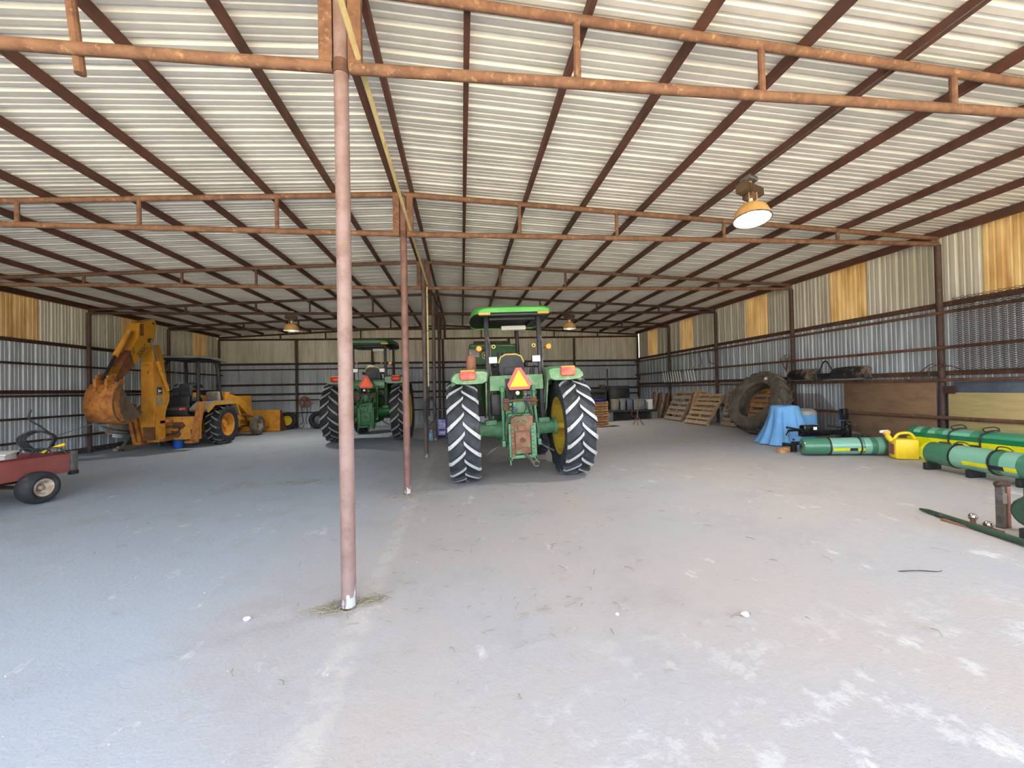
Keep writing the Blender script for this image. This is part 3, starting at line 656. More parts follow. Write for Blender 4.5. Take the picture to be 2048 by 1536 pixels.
    for i, (xx, zz, m) in enumerate(((-.17, 1.32, GW), (-.11, 1.33, GW), (-.17, 1.25, 'rust'), (-.10, 1.25, 'blue_box'))):
        MB().tube([(xx, -.50, zz), (xx, -.58, zz)], .024, 10).build('hydraulic_coupler', m, t)
    MB().tube([(-.30, -.52, 1.36), (-.1, -.56, 1.38), (.1, -.56, 1.38), (.29, -.52, 1.36)], .018, 8).build('top_crossrod', 'rust', t)
    MB().cbox(.16, .28, -.5, -.44, 1.28, 1.42, .01).build('rusty_bracket', 'rust', t); MB().cbox(-.28, -.18, -.5, -.44, 1.22, 1.42, .01).build('rusty_bracket', 'rust', t)
    MB().tube([(.10, -.56, 1.42), (.14, -.57, 1.22), (.24, -.55, .95), (.25, -.53, .82)], .02, 8).build('top_link', 'black', t)
    MB().ball((-.04, -.54, 1.50), .035, 8).build('white_knob', 'white_lens', t); MB().ball((.09, -.52, 1.47), .025, 8).build('knob', 'rust_can', t)
    MB().tube(catmull([(-.08, -.56, 1.24), (-.12, -.60, 1.14), (-.24, -.60, 1.06), (-.27, -.58, .86), (-.25, -.5, .7)], 6), .022, 8).build('hose', 'green_old', t)
    MB().tube(catmull([(.04, -.54, 1.42), (.08, -.60, 1.28), (.02, -.6, 1.15), (-.1, -.55, 1.12)], 6), .012, 6).build('hose', 'black_rubber', t)
    MB().tube(catmull([(-.14, -.5, 1.34), (-.16, -.45, 1.45), (-.14, -.3, 1.56)], 6), .022, 8).build('hose', 'black_rubber', t)
    MB().tube(catmull([(-.07, -.5, 1.34), (-.08, -.45, 1.45), (-.08, -.3, 1.56)], 6), .022, 8).build('hose', 'black_rubber', t)
    return t
K1 = ('green_dusty', 'green_canopy', 'green_works', 'rim_yellow', 'red_lens_dusty', 'amber_faded', 'rust_plate')
K2 = ('green_clean', 'green_clean', 'green_works_clean', 'rim_yellow_clean', 'red_lens', 'amber', 'green_works_clean')
t1 = tractor((1.0, 7.17, .035), (0, -.030, .0), 'dusty pale-green canopied tractor with a yellow-centred red warning triangle', K1, ('smv_red_faded', 'smv_yellow'), 'tyre_dark', 'lug_pale')
mi = MB().cbox(-.80, -.60, .10, .14, 2.16, 2.32, .02).build('mirror', 'steel_dull', t1); MB().tube([(-.62, .12, 2.26), (-.47, 0, 2.3)], .01, 6).build('mirror_arm', 'black', t1)
t2 = tractor((-2.98, 13.75, .02), (0, -.004, .0), 'clean dark-green canopied tractor with an orange warning triangle', K2, ('smv_edge', 'smv_orange'), 'tyre_clean', 'lug_grey', 1.09, False)
MB().cbox(-.42, -.20, 1.6, 1.62, 2.22, 2.36, .02).build('mirror', 'white_lens', t2)
MB().tube([(.62, 0, 2.27), (.75, 0, 2.29)], .03, 8).build('blinker_arm', 'black', t2)
t = thing('rusty_can', 'rusty brown can standing on the fender of the dusty tractor', 'can', (.17, 7.07, 1.945))
MB().lathe([(.001, 0), (.085, 0), (.085, .24), (.08, .245), (.001, .24)], 20).build('body', 'rust_can', t); MB().tube([(0, .02, .24), (.03, 0, .29)], .008, 6).build('wire_handle', 'rust_can', t)
# ================================================================ green machine parked beyond the dusty tractor
t = thing('baler', 'dark green farm machine with vents and stag emblem behind the dusty tractor', 'farm machine', (1.0, 12.1, .05))
MB().cbox(-.76, .76, 0, 2.0, 2.28, 2.92, .05).build('hood', 'green_dark', t)
MB().cbox(-.62, .50, .15, 1.8, 2.90, 3.02, .03).build('intake_screen', 'leaf_dark', t)
MB().cbox(-.70, .70, .08, 2.0, .75, 2.28, .05).build('chamber', 'leaf_dark', t)
MB().tube([(-.72, -.01, 2.86), (.62, -.01, 2.86)], .016, 8).build('grab_rail', 'green_dusty', t)
for i in range(4): MB().prism([(.05+i*.13, 2.48), (.12+i*.13, 2.48), (.13+i*.13, 2.66), (.06+i*.13, 2.66)], -.012, .0, 'y').build('vent', 'black', t)
deer(t, T(-.28, -.003, 2.57) @ RX(PI/2), 'black', 'seat_yellow', 'seat_yellow', .085)
for sg in (-1, 1):
    MB().cbox(sg*.74-.06, sg*.74+.06, -.05, .1, .7, 2.3, .02).build('corner_post', 'green_dark', t)
    wheel(t, 'wheel', (sg*.62, 1.0, .45), .45, .3, .25, .03, 0, .1, 'tyre_clean', 'tyre_clean', 'rim_yellow_clean', sg)
# ================================================================ yellow backhoe loader (local +Y forward, origin under the rear axle)
BX, BY = -8.6, 14.25
t = thing('backhoe_loader', 'old yellow backhoe loader with folded digger boom and black sunshade', 'backhoe', (BX, BY, 0))
Y_ = lambda y: y-BY
for sg in (-1, 1):
    wheel(t, 'rear_wheel', (sg*.80, .10, .64), .64, .44, .36, .045, 16, .16, 'tyre_clean', 'lug_grey', 'hoe_orange', sg, spin=.1, hw=.026)
    wheel(t, 'front_wheel', (sg*.64, 2.72, .40), .40, .27, .21, .02, 0, 0, 'tyre_dusty', 'tyre_dusty', 'dust_grey', sg)
    # fender: flat top with sloped ends
    f = MB(); pf = [(-1.05, 1.18), (-.70, 1.40), (.55, 1.42), (.80, .92), (.74, .90), (.50, 1.36), (-.66, 1.34), (-.99, 1.12)]
    f.prism(pf, sg*.50, sg*1.0, 'x'); f.build('fender', 'dust_grey', t)
    MB().prism([(-1.06, 1.14), (-.72, 1.36), (.56, 1.39), (.82, .88), (.76, .86), (.52, 1.30), (-.66, 1.28), (-.99, 1.07)], sg*1.0, sg*1.02, 'x').build('fender_edge', 'hoe_yellow', t)
    # stabilizer: two bars with a foot
    for k, dx in enumerate((0, .12)):
        MB().prism([(sg*(.84+dx), 1.36), (sg*(.94+dx), 1.40), (sg*(.74+dx*.9), .26), (sg*(.65+dx*.9), .27)], -1.24-.05*k, -1.15-.05*k, 'y').build('stabilizer_bar', 'hoe_rusty', t)
    MB().cbox(sg*.68-.12, sg*.68+.12, -1.36, -1.08, .20, .28, .02).build('stabilizer_foot', 'hoe_rusty', t)
    # loader arm
    MB().prism([(.85, 1.66), (1.72, 1.50), (2.45, 1.06), (2.66, .80), (3.7, .42), (3.95, .34), (3.9, .22), (3.6, .26), (2.4, .60), (2.2, .86), (1.55, 1.26), (.80, 1.48)], sg*.50-.05, sg*.50+.05, 'x').build('loader_arm', 'hoe_yellow', t)
    MB().tube([(sg*.58, 1.0, .95), (sg*.58, 2.3, .78)], .05, 10).build('lift_cylinder', 'hoe_brown', t)
    MB().tube([(sg*.58, 2.3, .78), (sg*.58, 2.6, .74)], .025, 8).build('lift_rod', 'chrome', t)
    MB().cbox(sg*.50-.08, sg*.50+.08, .70, .98, .70, 1.70, .02).build('loader_tower', 'hoe_yellow', t)
    # sunshade posts with bent tops
    pts = catmull([(sg*.50, -.62, 1.15), (sg*.49, -.58, 1.9), (sg*.47, -.55, 2.5), (sg*.42, -.45, 2.70), (sg*.35, -.25, 2.74)], 6)
    MB().tube(pts, .045, 10).build('rear_post', 'black', t)
    pts = catmull([(sg*.52, .62, 1.35), (sg*.50, .50, 1.9), (sg*.48, .44, 2.5), (sg*.43, .34, 2.70), (sg*.35, .16, 2.73)], 6)
    MB().tube(pts, .045, 10).build('front_post', 'black', t)
    # swing cylinder
    MB().tube([(sg*.22, -1.15, .55), (sg*.5, -.7, .55)], .05, 10).build('swing_cylinder', 'hoe_brown', t)
# sunshade roof: sheet with a raised fold
b = MB()
for y, dz in ((-1.0, 0), (-.95, .02), (.05, .05), (.62, .0), (.70, -.02)):
    for x in (-.66, -.3, .3, .66): b.v.append((x, y, 2.77+dz+(.015 if abs(x) < .5 else 0)))
for i in range(4):
    for j in range(3): b.f.append((i*4+j, i*4+j+1, i*4+j+5, i*4+j+4))
ro = b.build('sunshade_roof', 'grey_box', t); md = ro.modifiers.new('s', 'SOLIDIFY'); md.thickness = .05
MB().cbox(-.5, .5, -.9, .6, 2.70, 2.735, .01).build('roof_frame', 'black', t)
# frame, console, seat, wheel
MB().cbox(-.84, .84, -1.16, -1.02, .30, .98, .02).build('rear_frame', 'hoe_orange', t)
for x, w_ in ((.16, .32), (.13, .24)):
    z = .72 if w_ > .3 else .47
    MB().prism([(x-.02, z-.10), (x+w_-.08, z-.10), (x+w_, z), (x+w_-.08, z+.10), (x-.02, z+.10)], -1.185, -1.16, 'y').build('frame_opening', 'hoe_brown', t)
MB().box(.62, .67, -1.17, -1.15, .46, .60).build('frame_slot', 'paint_red_dark', t)
MB().cbox(-.40, .40, -.5, 3.0, .42, .80, .04).build('chassis', 'hoe_yellow', t)
MB().cbox(-.42, .42, 1.0, 1.02, .5, 1.4, .005).build('firewall', 'black', t)
MB().cbox(-.36, .36, 1.0, 2.95, .80, 1.55, .06).build('hood', 'hoe_yellow', t)
MB().cbox(.28, .62, .98, 1.55, .42, .92, .02).build('side_tank', 'hoe_yellow', t); MB().box(.615, .625, 1.15, 1.35, .62, .8).build('step_hole', 'black', t)
MB().tube([(-.62, 2.72, .40), (.62, 2.72, .40)], .06, 10).build('front_axle', 'hoe_brown', t); MB().tube([(-.8, .1, .64), (.8, .1, .64)], .11, 12).build('rear_axle', 'hoe_brown', t)
MB().cbox(-.45, .45, -.95, .70, .98, 1.06, .02).build('floor_plate', 'black', t)
co = MB().cbox(-.40, .42, -.98, -.80, .98, 1.30, .03).build('console', 'black', t)
text('JOHN DEERE', .085, 'grey_box', co, T(-.06, -.985, 1.2) @ RX(PI/2))
MB().box(.20, .37, -.988, -.98, 1.165, 1.235).build('red_label', 'red_lens_dusty', co)
MB().cbox(-.34, .34, -.80, -.60, 1.0, 1.60, .04).build('lever_housing', 'black', t)
for i in range(4): MB().tube([(-.24+.15*i, -.72, 1.6), (-.25+.16*i, -.80, 1.78)], .01, 6).build('lever', 'black', t)
sb = MB(); sb.prism([(-.27, 1.52), (-.30, 1.65), (-.27, 1.92), (-.18, 1.97), (.12, 1.97), (.20, 1.92), (.23, 1.65), (.20, 1.52)], -.52, -.40, 'y'); sb.build('seat_back', 'seat_black', t)
MB().cbox(-.27, .21, -.45, .0, 1.40, 1.54, .04).build('seat_cushion', 'seat_black', t); MB().cbox(-.18, .14, -.4, -.05, 1.05, 1.42, .03).build('seat_base', 'black', t)
MB().tube(arcpts((0, 0, 0), .2, 0, 2*PI*23/24, 23, 'xy'), .017, 8, closed=True).build('steering_wheel', 'black', t, (-.16, .36, 1.93), (math.radians(-20), 0, 0))
for k in range(3): MB().tube([(-.16, .36, 1.92), (-.16+.19*math.cos(k*2.1), .36+.19*math.sin(k*2.1)*.94, 1.93-.06*math.sin(k*2.1))], .012, 6).build('wheel_spoke', 'black', t)
MB().tube([(-.16, .38, 1.92), (-.12, .60, 1.4)], .03, 8).build('steering_column', 'black', t)
MB().cbox(.12, .52, .40, .70, 1.40, 1.72, .05).build('dash_cowl', 'dust_grey', t)
# loader bucket
bk = MB(); prof = [(3.95, .05), (3.93, .45), (3.97, .86), (4.02, .92), (4.10, .90), (4.02, .5), (4.05, .12), (4.58, .03), (4.58, .0), (4.0, .0)]
bk.prism(prof, -1.0, .96, 'x'); lb = bk.build('loader_bucket', 'hoe_orange', t)
for x in (-1.0, .96): MB().prism([(3.96, .03), (3.98, .90), (4.10, .90), (4.60, .04)], x-.015, x+.015, 'x').build('bucket_cheek', 'hoe_brown', lb)
text('500C', .14, 'hoe_yellow', lb, T(.55, 3.92, .22) @ RX(PI/2), ext=.001)
# digger: swing post, boom, dipper, bucket
MB().cbox(-.16, .16, -1.75, -1.16, .30, .44, .02).build('swing_bracket', 'hoe_rusty', t); MB().cbox(-.15, .15, -1.7, -1.16, .80, .92, .02).build('swing_bracket', 'hoe_rusty', t)
b = MB(); poly = [(-1.84, .40), (-1.86, .9), (-1.90, 1.6), (-1.92, 2.4), (-1.86, 2.95), (-1.70, 3.04), (-1.55, 2.75), (-1.42, 2.0), (-1.30, 1.62), (-1.32, 1.45), (-1.45, 1.2), (-1.50, .9), (-1.48, .42), (-1.7, .34)]
bm_ = b.prism(poly, -.15, .15, 'x').build('boom', 'hoe_yellow', t, smooth=False)
MB().box(-.155, .155, -1.93, -1.88, .75, 2.55).build('boom_back_plate', 'hoe_orange', bm_, smooth=False); MB().box(-.14, .14, -1.90, -1.83, .40, .75).build('boom_foot_plate', 'hoe_brown', bm_, smooth=False)
deer(bm_, T(.151, -1.70, 1.74) @ RZ(PI/2) @ RX(PI/2), 'black', 'white_paint', 'dust_grey', .10, False)
MB().box(.15, .154, -1.81, -1.59, 1.36, 1.57).build('decal', 'dust_grey', bm_, smooth=False)
MB().tube([(.12, -1.72, 2.42), (.165, -1.72, 2.42)], .05, 12).build('pin', 'hoe_brown', bm_)
b = MB(); poly = [(Y_(11.86), 3.42), (Y_(11.93), 3.56), (Y_(12.42), 3.74), (Y_(12.49), 3.60), (Y_(12.40), 3.20), (Y_(12.32), 3.0), (Y_(12.17), 2.84), (Y_(11.42), 2.16), (Y_(11.26), 1.98), (Y_(11.14), 2.08), (Y_(11.28), 2.35), (Y_(11.62), 2.85), (Y_(11.84), 3.15)]
dp = b.prism(poly, -.13, .13, 'x').build('dipper', 'hoe_yellow', t, smooth=False)
MB().prism([(Y_(11.41), 2.15), (Y_(11.26), 1.98), (Y_(11.14), 2.08), (Y_(11.28), 2.35), (Y_(11.58), 2.8), (Y_(11.70), 2.42)], -.132, .132, 'x').build('dipper_worn_end', 'hoe_brown', dp, smooth=False)
MB().box(.128, .134, Y_(11.90), Y_(12.02), 3.22, 3.54).build('dipper_recess', 'hoe_brown', dp, smooth=False); MB().tube([(.10, Y_(12.36), 3.62), (.15, Y_(12.36), 3.62)], .03, 10).build('pin', 'black', dp)
MB().tube([(.10, Y_(12.22), 3.12), (.16, Y_(12.22), 3.12)], .06, 12).build('pin', 'black', dp)
text('500C', .20, 'black', dp, T(.134, Y_(11.98), 2.82) @ RZ(PI/2) @ RX(PI/2) @ RZ(math.radians(47)), ext=.001)
MB().tube([(0, Y_(11.72), 3.30), (0, Y_(11.28), 2.62)], .065, 12).build('bucket_cylinder', 'hoe_orange', t); MB().tube([(.14, Y_(11.62), 3.3), (.14, Y_(11.3), 2.7)], .015, 6).build('hydraulic_line', 'hoe_brown', t)
MB().tube([(0, Y_(11.28), 2.62), (0, Y_(10.92), 2.02)], .035, 10).build('bucket_rod', 'black', t)
MB().tube([(.17, Y_(12.22), 3.14), (.17, Y_(12.46), 2.55)], .024, 10).build('boom_rod', 'chrome', t); MB().tube([(.17, Y_(12.45), 2.58), (.17, Y_(12.85), 1.75)], .05, 10).build('boom_cylinder', 'hoe_orange', t)
MB().tube(catmull([(.18, Y_(12.5), 2.5), (.2, Y_(12.8), 1.95), (.22, Y_(13.15), 1.85), (.2, Y_(13.3), 2.1), (.15, Y_(13.2), 2.3)], 6), .015, 6).build('hose', 'steel_dull', t)
MB().tube(catmull([(-.05, -1.5, .62), (.2, -1.35, .72), (.35, -1.22, .66), (.25, -1.2, .5), (.0, -1.4, .48)], 6), .022, 6).build('hose', 'black_rubber', t)
# digger bucket
outer = catmull([(0, Y_(11.0), 1.90), (0, Y_(10.86), 1.72), (0, Y_(10.80), 1.45), (0, Y_(10.84), 1.2), (0, Y_(10.98), 1.02), (0, Y_(11.28), .96), (0, Y_(11.64), 1.13)], 4)
b = MB(); k = len(outer)
for x in (-.31, .31):
    for p in outer: b.v.append((x, p.y, p.z))
for i in range(k-1): b.f.append((i, i+1, k+i+1, k+i))
so = b.build('digger_bucket', 'hoe_rusty', t); md = so.modifiers.new('s', 'SOLIDIFY'); md.thickness = .025; md.offset = 1
for x in (-.31, .31): MB().prism([(p.y, p.z) for p in outer]+[(Y_(11.30), 1.48), (Y_(11.14), 1.74)], x-.012, x+.012, 'x').build('bucket_side', 'bucket_inner', so)
for x in (-.31, .31): MB().prism([(Y_(10.90), 1.80), (Y_(10.81), 1.45), (Y_(10.86), 1.18), (Y_(11.0), 1.01), (Y_(11.12), 1.0), (Y_(11.0), 1.2), (Y_(10.95), 1.5), (Y_(11.02), 1.80)], x-.02, x+.02, 'x').build('bucket_wear_plate', 'hoe_rusty', so)
for i in range(4): MB().prism([(Y_(11.58), 1.08), (Y_(11.58), 1.14), (Y_(11.78), 1.20)], -.27+i*.165, -.21+i*.165, 'x').build('bucket_tooth', 'steel_dull', so)
for x in (-.12, .12):
    MB().prism([(Y_(11.0), 2.10), (Y_(10.86), 2.04), (Y_(10.84), 1.50), (Y_(11.0), 1.46), (Y_(11.08), 1.95)], x-.03, x+.03, 'x').build('link_plate', 'hoe_rusty', t)
    MB().prism([(Y_(11.32), 2.06), (Y_(11.12), 2.18), (Y_(10.92), 2.12), (Y_(10.94), 2.0), (Y_(11.15), 2.0)], x-.045, x-.005, 'x').build('guide_link', 'hoe_rusty', t)
    MB().prism([(Y_(11.34), 2.02), (Y_(11.22), 2.04), (Y_(10.92), 1.60), (Y_(10.96), 1.46), (Y_(11.12), 1.50)], x+.035, x+.065, 'x').build('bucket_ear', 'hoe_rusty', t)
# blue bucket by the machine's wheel
t = thing('bucket', 'small blue plastic bucket behind the backhoe wheel', 'bucket', (-8.55, 13.45, 0))
MB().lathe([(.001, 0), (.11, 0), (.14, .27), (.147, .27), (.147, .285), (.13, .285), (.10, .02), (.001, .02)], 24).build('body', 'blue_bucket', t); MB().tube(arcpts((0, 0, .27), .145, 0, PI, 10, 'xz')[0:1]+[(.1, .1, .2), (-.1, .1, .2), (-.145, 0, .27)], .005, 6).build('handle', 'steel', t)
# ================================================================ loose tyres at the back wall
def small_tyre(x, y, label, rim):
    R = .385; o = thing('tyre', label, 'tyre', (x, y, g(x)), (0, 0, 0))
    Mx = T(0, 0, R*math.cos(.12)+.01) @ RX(PI/2-.12)
    ri = .20
    MB().lathe([(ri, -.08), (ri+.02, -.10), (R*.78, -.125), (R-.02, -.10), (R, -.04), (R, .04), (R-.02, .10), (R*.78, .125), (ri+.02, .10), (ri, .08), (R*.72, .09), (R*.9, .05), (R*.9, -.05), (R*.72, -.09)], 40, Mx, closed=True).build('carcass', 'tyre_clean', o)
    if rim:
        MB().lathe([(ri+.01, .09), (ri-.01, .09), (ri-.03, .02), (.13, .0), (.12, .03), (.06, .03), (.05, .05), (.001, .05)], 32, Mx).build('rim', 'rim_yellow_clean', o)
    return o
small_tyre(-7.69, 19.12, 'small black tyre on a yellow rim beside the loader bucket', True)
small_tyre(-6.42, 19.12, 'small bare black tyre leaning on the back wall', False)
# harness on the back wall
t = thing('harness', 'brown leather work harness hanging on the back wall rail', 'harness', (-7.02, 19.24, 0))
MB().tube(catmull([(0, 0, 1.42), (-.16, 0, 1.34), (-.20, 0, 1.15), (-.10, 0, .98), (-.04, 0, 1.15), (0, 0, 1.3), (.04, 0, 1.15), (.10, 0, .98), (.20, 0, 1.15), (.16, 0, 1.34)], 5, True), .045, 8, closed=True).build('collar', 'fiber_brown', t)
for sx in (-.1, .08): MB().tube(catmull([(sx, 0, 1.0), (sx*1.3, 0, .7), (sx*.6, -.03, .4), (sx*1.5, -.04, .2)], 6), .014, 6).build('strap', 'black_rubber', t)
MB().tube(catmull([(-.25, -.05, .12), (-.05, -.08, .30), (.02, -.1, .22), (-.1, -.1, .05)], 6, True), .014, 6, closed=True).build('trace', 'fiber_brown', t)
# ================================================================ along the wall with the fibreglass panels
def pallet(name, label, base, top, wdt, m, nb=7, twist=0, cat='pallet', second=True):
    """leans from base (x,y) on the floor to top x; boards run along Y"""
    x0, yc = base; z0 = g(x0)+.006; hgt = 1.2; a = math.asin(min(.9, (top-x0)/hgt))
    t = thing(name, label, cat, (x0, yc, z0), (0, a, twist), 'wooden pallets along the wall')
    for k, sx in enumerate((-.5, 0, .5)): MB().cbox(-.045, .045, sx*(wdt-.05)-.02, sx*(wdt-.05)+.02, 0, hgt, .006).build('stringer', m, t)
    for i in range(nb):
        z = i*(hgt-.09)/(nb-1); jit = random.uniform(-.008, .008)
        MB().cbox(-.065, -.046, -wdt/2+jit, wdt/2+jit, z, z+(.13 if i in (0, 2, 4) else .09), .004).build('deck_board', m, t)
    if second:
        for i in range(4): MB().cbox(.046, .063, -wdt/2, wdt/2, i*.36, i*.36+.10, .004).build('bottom_board', m, t)
    return t
pallet('pallet', 'weathered grey-brown pallet leaning beside the dark rusty scrap pile', (8.05, 14.75), 8.60, 1.25, 'pallet_old', 6)
pallet('pallet', 'pale wooden pallet leaning at a slant, standing nearest the middle of the pallets', (7.88, 12.95), 8.55, 1.22, 'pallet_wood', 7, twist=.06)
pallet('pallet', 'pallet tucked behind the pale slanted pallet next to the giant tyre', (8.36, 11.72), 8.68, 1.0, 'pallet_old', 8)
pallet('pallet', 'reddish pallet seen through the hole of the giant tyre', (8.42, 10.52), 8.68, 1.2, 'pallet_orange', 8)
t = thing('pallet', 'orange-brown pallet standing on edge between the leaning pallets', 'pallet', (8.12, 13.75, g(8.1)+.005), (0, .30, .0), 'wooden pallets along the wall')
for sx in (-.055, .055): MB().cbox(-.05, .34, sx-.012, sx+.012, 0, 1.2, .004).build('deck_board', 'pallet_orange', t)
for k in range(3): MB().cbox(-.03+.14*k, .02+.14*k, -.04, .04, 0, 1.18, .004).build('stringer', 'pallet_wood', t)
# giant tyre without rim
n_ = Vector((-.88, -.12, .46)).normalized()
tc_ = Vector((7.95, 10.05, 1.10)); xax = n_; zax = (Vector((0, 0, 1))-n_*n_.z).normalized(); yax = zax.cross(xax)
R, W, td = .86, .46, .045
rotm = Matrix((xax, yax, zax)).transposed()
lowest = max(abs((rotm @ Vector((s*W*.42, R*math.cos(a), R*math.sin(a)))).z) for s in (-1, 1) for a in [q*PI/30 for q in range(60)])
tc_.z = g(8.0)+lowest-.01
t = thing('tyre_casing', 'giant dusty tractor tyre without rim leaning on the wall by the pallets', 'tyre', tc_, rotm.to_euler())
ri = .50
prof = [(ri, -.30*W), (ri+.02, -.42*W), (ri+.16, -.5*W), (R-td-.035, -.475*W), (R-td-.01, -.40*W), (R-td+.01, 0), (R-td-.01, .40*W), (R-td-.035, .475*W), (ri+.16, .5*W), (ri+.02, .42*W), (ri, .30*W), (ri+.03, .32*W), (ri+.15, .42*W), (R-td-.09, .38*W), (R-td-.06, 0), (R-td-.09, -.38*W), (ri+.15, -.42*W), (ri+.03, -.32*W)]
ca = MB().lathe(prof, 56, MZX, closed=True).build('carcass', 'tyre_dusty', t)
for sd in (-1, 1):
    me = lug_mesh('big', R, W, td, .22, sd, 'tyre_dusty', .03, 'tyre_dusty')
    for i in range(20): obj('lug', me, ca, (0, 0, 0), ((i+(.5 if sd > 0 else 0))*2*PI/20, 0, 0))
MB().tube([(.47*W, .18, .60), (.49*W+.004, .18, .60)], .045, 14).build('tyre_label', 'white_paint', t)
# cloth over a stand
t = thing('draped_cloth', 'pale blue cloth draped over a low stand by the giant tyre', 'cloth', (7.24, 8.35, g(7.24)))
b = MB(); rings = 16; seg = 64
def cloth(rf, th):
    bx, by = .26, .26
    if rf < .3: q = rf/.3; return Vector((bx*q*math.cos(th), by*q*math.sin(th), .86+.012*math.sin(3*th)))
    q = (rf-.3)/.7
    wave = 1+.10*q*math.sin(5*th+1.2)+.15*q*math.sin(11*th+.4+.8*q)+.09*q*math.sin(19*th+1)
    sprx = .28+.05*q+.14*q**2.0; spry = .26+.03*q+.26*q**2.2
    ex = .03*max(0, math.cos(th-PI))*q**1.5+.26*max(0, math.cos(th))*q
    return Vector(((sprx*wave+ex)*math.cos(th), spry*wave*math.sin(th), .86*(1-q**1.05)+.004))
b.v.append((0, 0, .86))
for i in range(1, rings+1):
    for j in range(seg): b.v.append(tuple(cloth(i/rings, 2*PI*j/seg)))
for j in range(seg): b.f.append((0, 1+j, 1+(j+1) % seg))
for i in range(rings-1):
    for j in range(seg): b.f.append((1+i*seg+j, 1+(i+1)*seg+j, 1+(i+1)*seg+(j+1) % seg, 1+i*seg+(j+1) % seg))
b.build('cloth', 'cloth_blue', t, ang=180)
t = thing('plastic_tub', 'grey translucent tub on a stack beside the blue cloth', 'tub', (8.13, 8.78, g(8.13)))
MB().lathe([(.001, 0), (.22, 0), (.25, .60), (.24, .66), (.16, .72), (.001, .73)], 24).build('body', 'plastic_clear_grey', t)
MB().lathe([(.235, .0), (.28, .0), (.27, .5), (.25, .5)], 24, closed=True, M=T(-.03, 0, .08)).build('blue_cover', 'cloth_blue', t)
# black metal mower/rack parts heap
t = thing('implement_frame', 'black steel implement frame with upright post lying behind the net roll', 'implement', (7.45, 7.50, g(7.45)))
MB().cbox(-.62, .42, -.06, .05, .26, .38, .02).build('main_beam', 'black_gloss', t)
MB().cbox(-.62, -.30, -.12, .02, .32, .50, .03).build('gear_case', 'black_gloss', t); MB().box(-.42, -.34, -.125, -.118, .40, .46).build('white_sticker', 'white_lens', t)
MB().tube([(-1.0, -.1, .30), (-.95, -.1, .40), (-.62, -.05, .40)], .024, 8).build('handle_bar', 'black_gloss', t)
MB().cbox(-1.12, -.62, -.22, -.16, .12, .16, .01, T(0, 0, .12) @ RY(.2)).build('arm', 'black_gloss', t)
MB().cbox(.38, .50, -.08, .06, .0, .55, .02).build('upright', 'black_gloss', t); MB().cbox(.38, .50, -.06, .05, .55, .78, .015, RY(-.06)).build('upright_tube', 'black_gloss', t)
MB().cbox(-.05, .42, -.05, .0, .44, .48, .01, RY(.16)).build('arm', 'black', t); MB().cbox(.0, .42, .08, .13, .28, .34, .01).build('arm', 'black_gloss', t)
MB().cbox(.46, .94, -.02, .02, .40, .44, .008, RY(.20)).build('galvanized_arm', 'steel', t); MB().cbox(.46, .92, .06, .10, .36, .40, .008, RY(.20)).build('galvanized_arm', 'steel_dull', t)
MB().cbox(-.95, .45, -.2, -.14, .12, .19, .01).build('lower_beam', 'black', t); MB().cbox(-.35, .3, -.26, -.2, .2, .25, .01, RY(-.1)).build('strut', 'black_gloss', t)
for x, z in ((.40, .50), (.52, .47), (.36, .38), (.1, .25), (.42, .22), (-.86, .22), (.0, .42), (.48, .30)): MB().tube([(x, -.10, z), (x, -.13, z)], .022, 8).build('bolt_head', 'steel', t)
for x in (-.9, .0, .45): MB().cbox(x-.04, x+.04, -.2, .1, 0, .14, .01).build('skid', 'black', t)
MB().cbox(-.82, -.72, -.26, -.2, .13, .17, .008).build('red_clip', 'red_lens', t)
t = thing('wood_block', 'short orange wooden block on the floor in front of the blue cloth', 'block', (6.36, 7.40, g(6.36))); MB().cbox(-.10, .12, -.05, .05, 0, .09, .006).build('offcut', 'pallet_orange', t); MB().cbox(.02, .14, -.03, .04, .09, .12, .004).build('chip', 'pallet_old', t)
# net-wrap rolls
def net_roll(label, p0, p1, r, m, straps, zoff=0, printed=True):
    p0 = Vector(p0); p1 = Vector(p1); L_ = (p1-p0).length; rz = math.atan2(p1.y-p0.y, p1.x-p0.x); zz = (g(p0.x)+g(p1.x))/2
    t = thing('net_roll', label, 'net roll', (p0.x, p0.y, zz+r+zoff+.004), (0, -(g(p1.x)-g(p0.x))/L_, rz), 'rolls of green net wrap')
    prof = [(.03, .03), (.05, .0), (r*.6, .005), (r*.9, .012), (r, .05), (r*1.0, L_*.3), (r*.99, L_*.31), (r*1.0, L_*.6), (r, L_-.05), (r*.9, L_-.012), (r*.6, L_-.005), (.05, L_), (.03, L_-.03)]
    MB().lathe(prof, 36, RY(PI/2)).build('wrapped_roll', m, t)
    MB().tube([(-.008, 0, 0), (.02, 0, 0)], .035, 12).build('core_end', 'black', t)
    for q in straps:
        st = MB().lathe([(r+.001, -.012), (r+.009, -.012), (r+.009, .012), (r+.001, .012)], 32, T(q, 0, 0) @ RY(PI/2), closed=True).build('strap', 'black', t)
        MB().tube(catmull([(q, -.05, r), (q+.04, -.06, r+.05), (q+.13, -.05, r+.05), (q+.16, -.02, r+.01)], 5), .008, 6).build('strap_handle', 'black', st)
    if printed:
        for k, (a, bb, mm) in enumerate(((.34, .53, 'wrap_yellow'), (.53, .62, 'black'), (.62, .70, 'wrap_yellow'))):
            b = MB(); n = 5
            for i in range(n+1):
                an = math.radians(-28+i*20/n) ; 
                for x in (a*L_, bb*L_): b.v.append((x, -(r+.004)*math.cos(an), (r+.004)*math.sin(an)))
            for i in range(n): b.f.append((2*i, 2*i+1, 2*i+3, 2*i+2))
            b.build('printed_band', mm, t)
    return t
net_roll('green striped net-wrap roll lying on the floor before the black implement frame', (6.42, 7.02, 0), (7.66, 6.48, 0), .155, 'net_roll', (.43, .90))
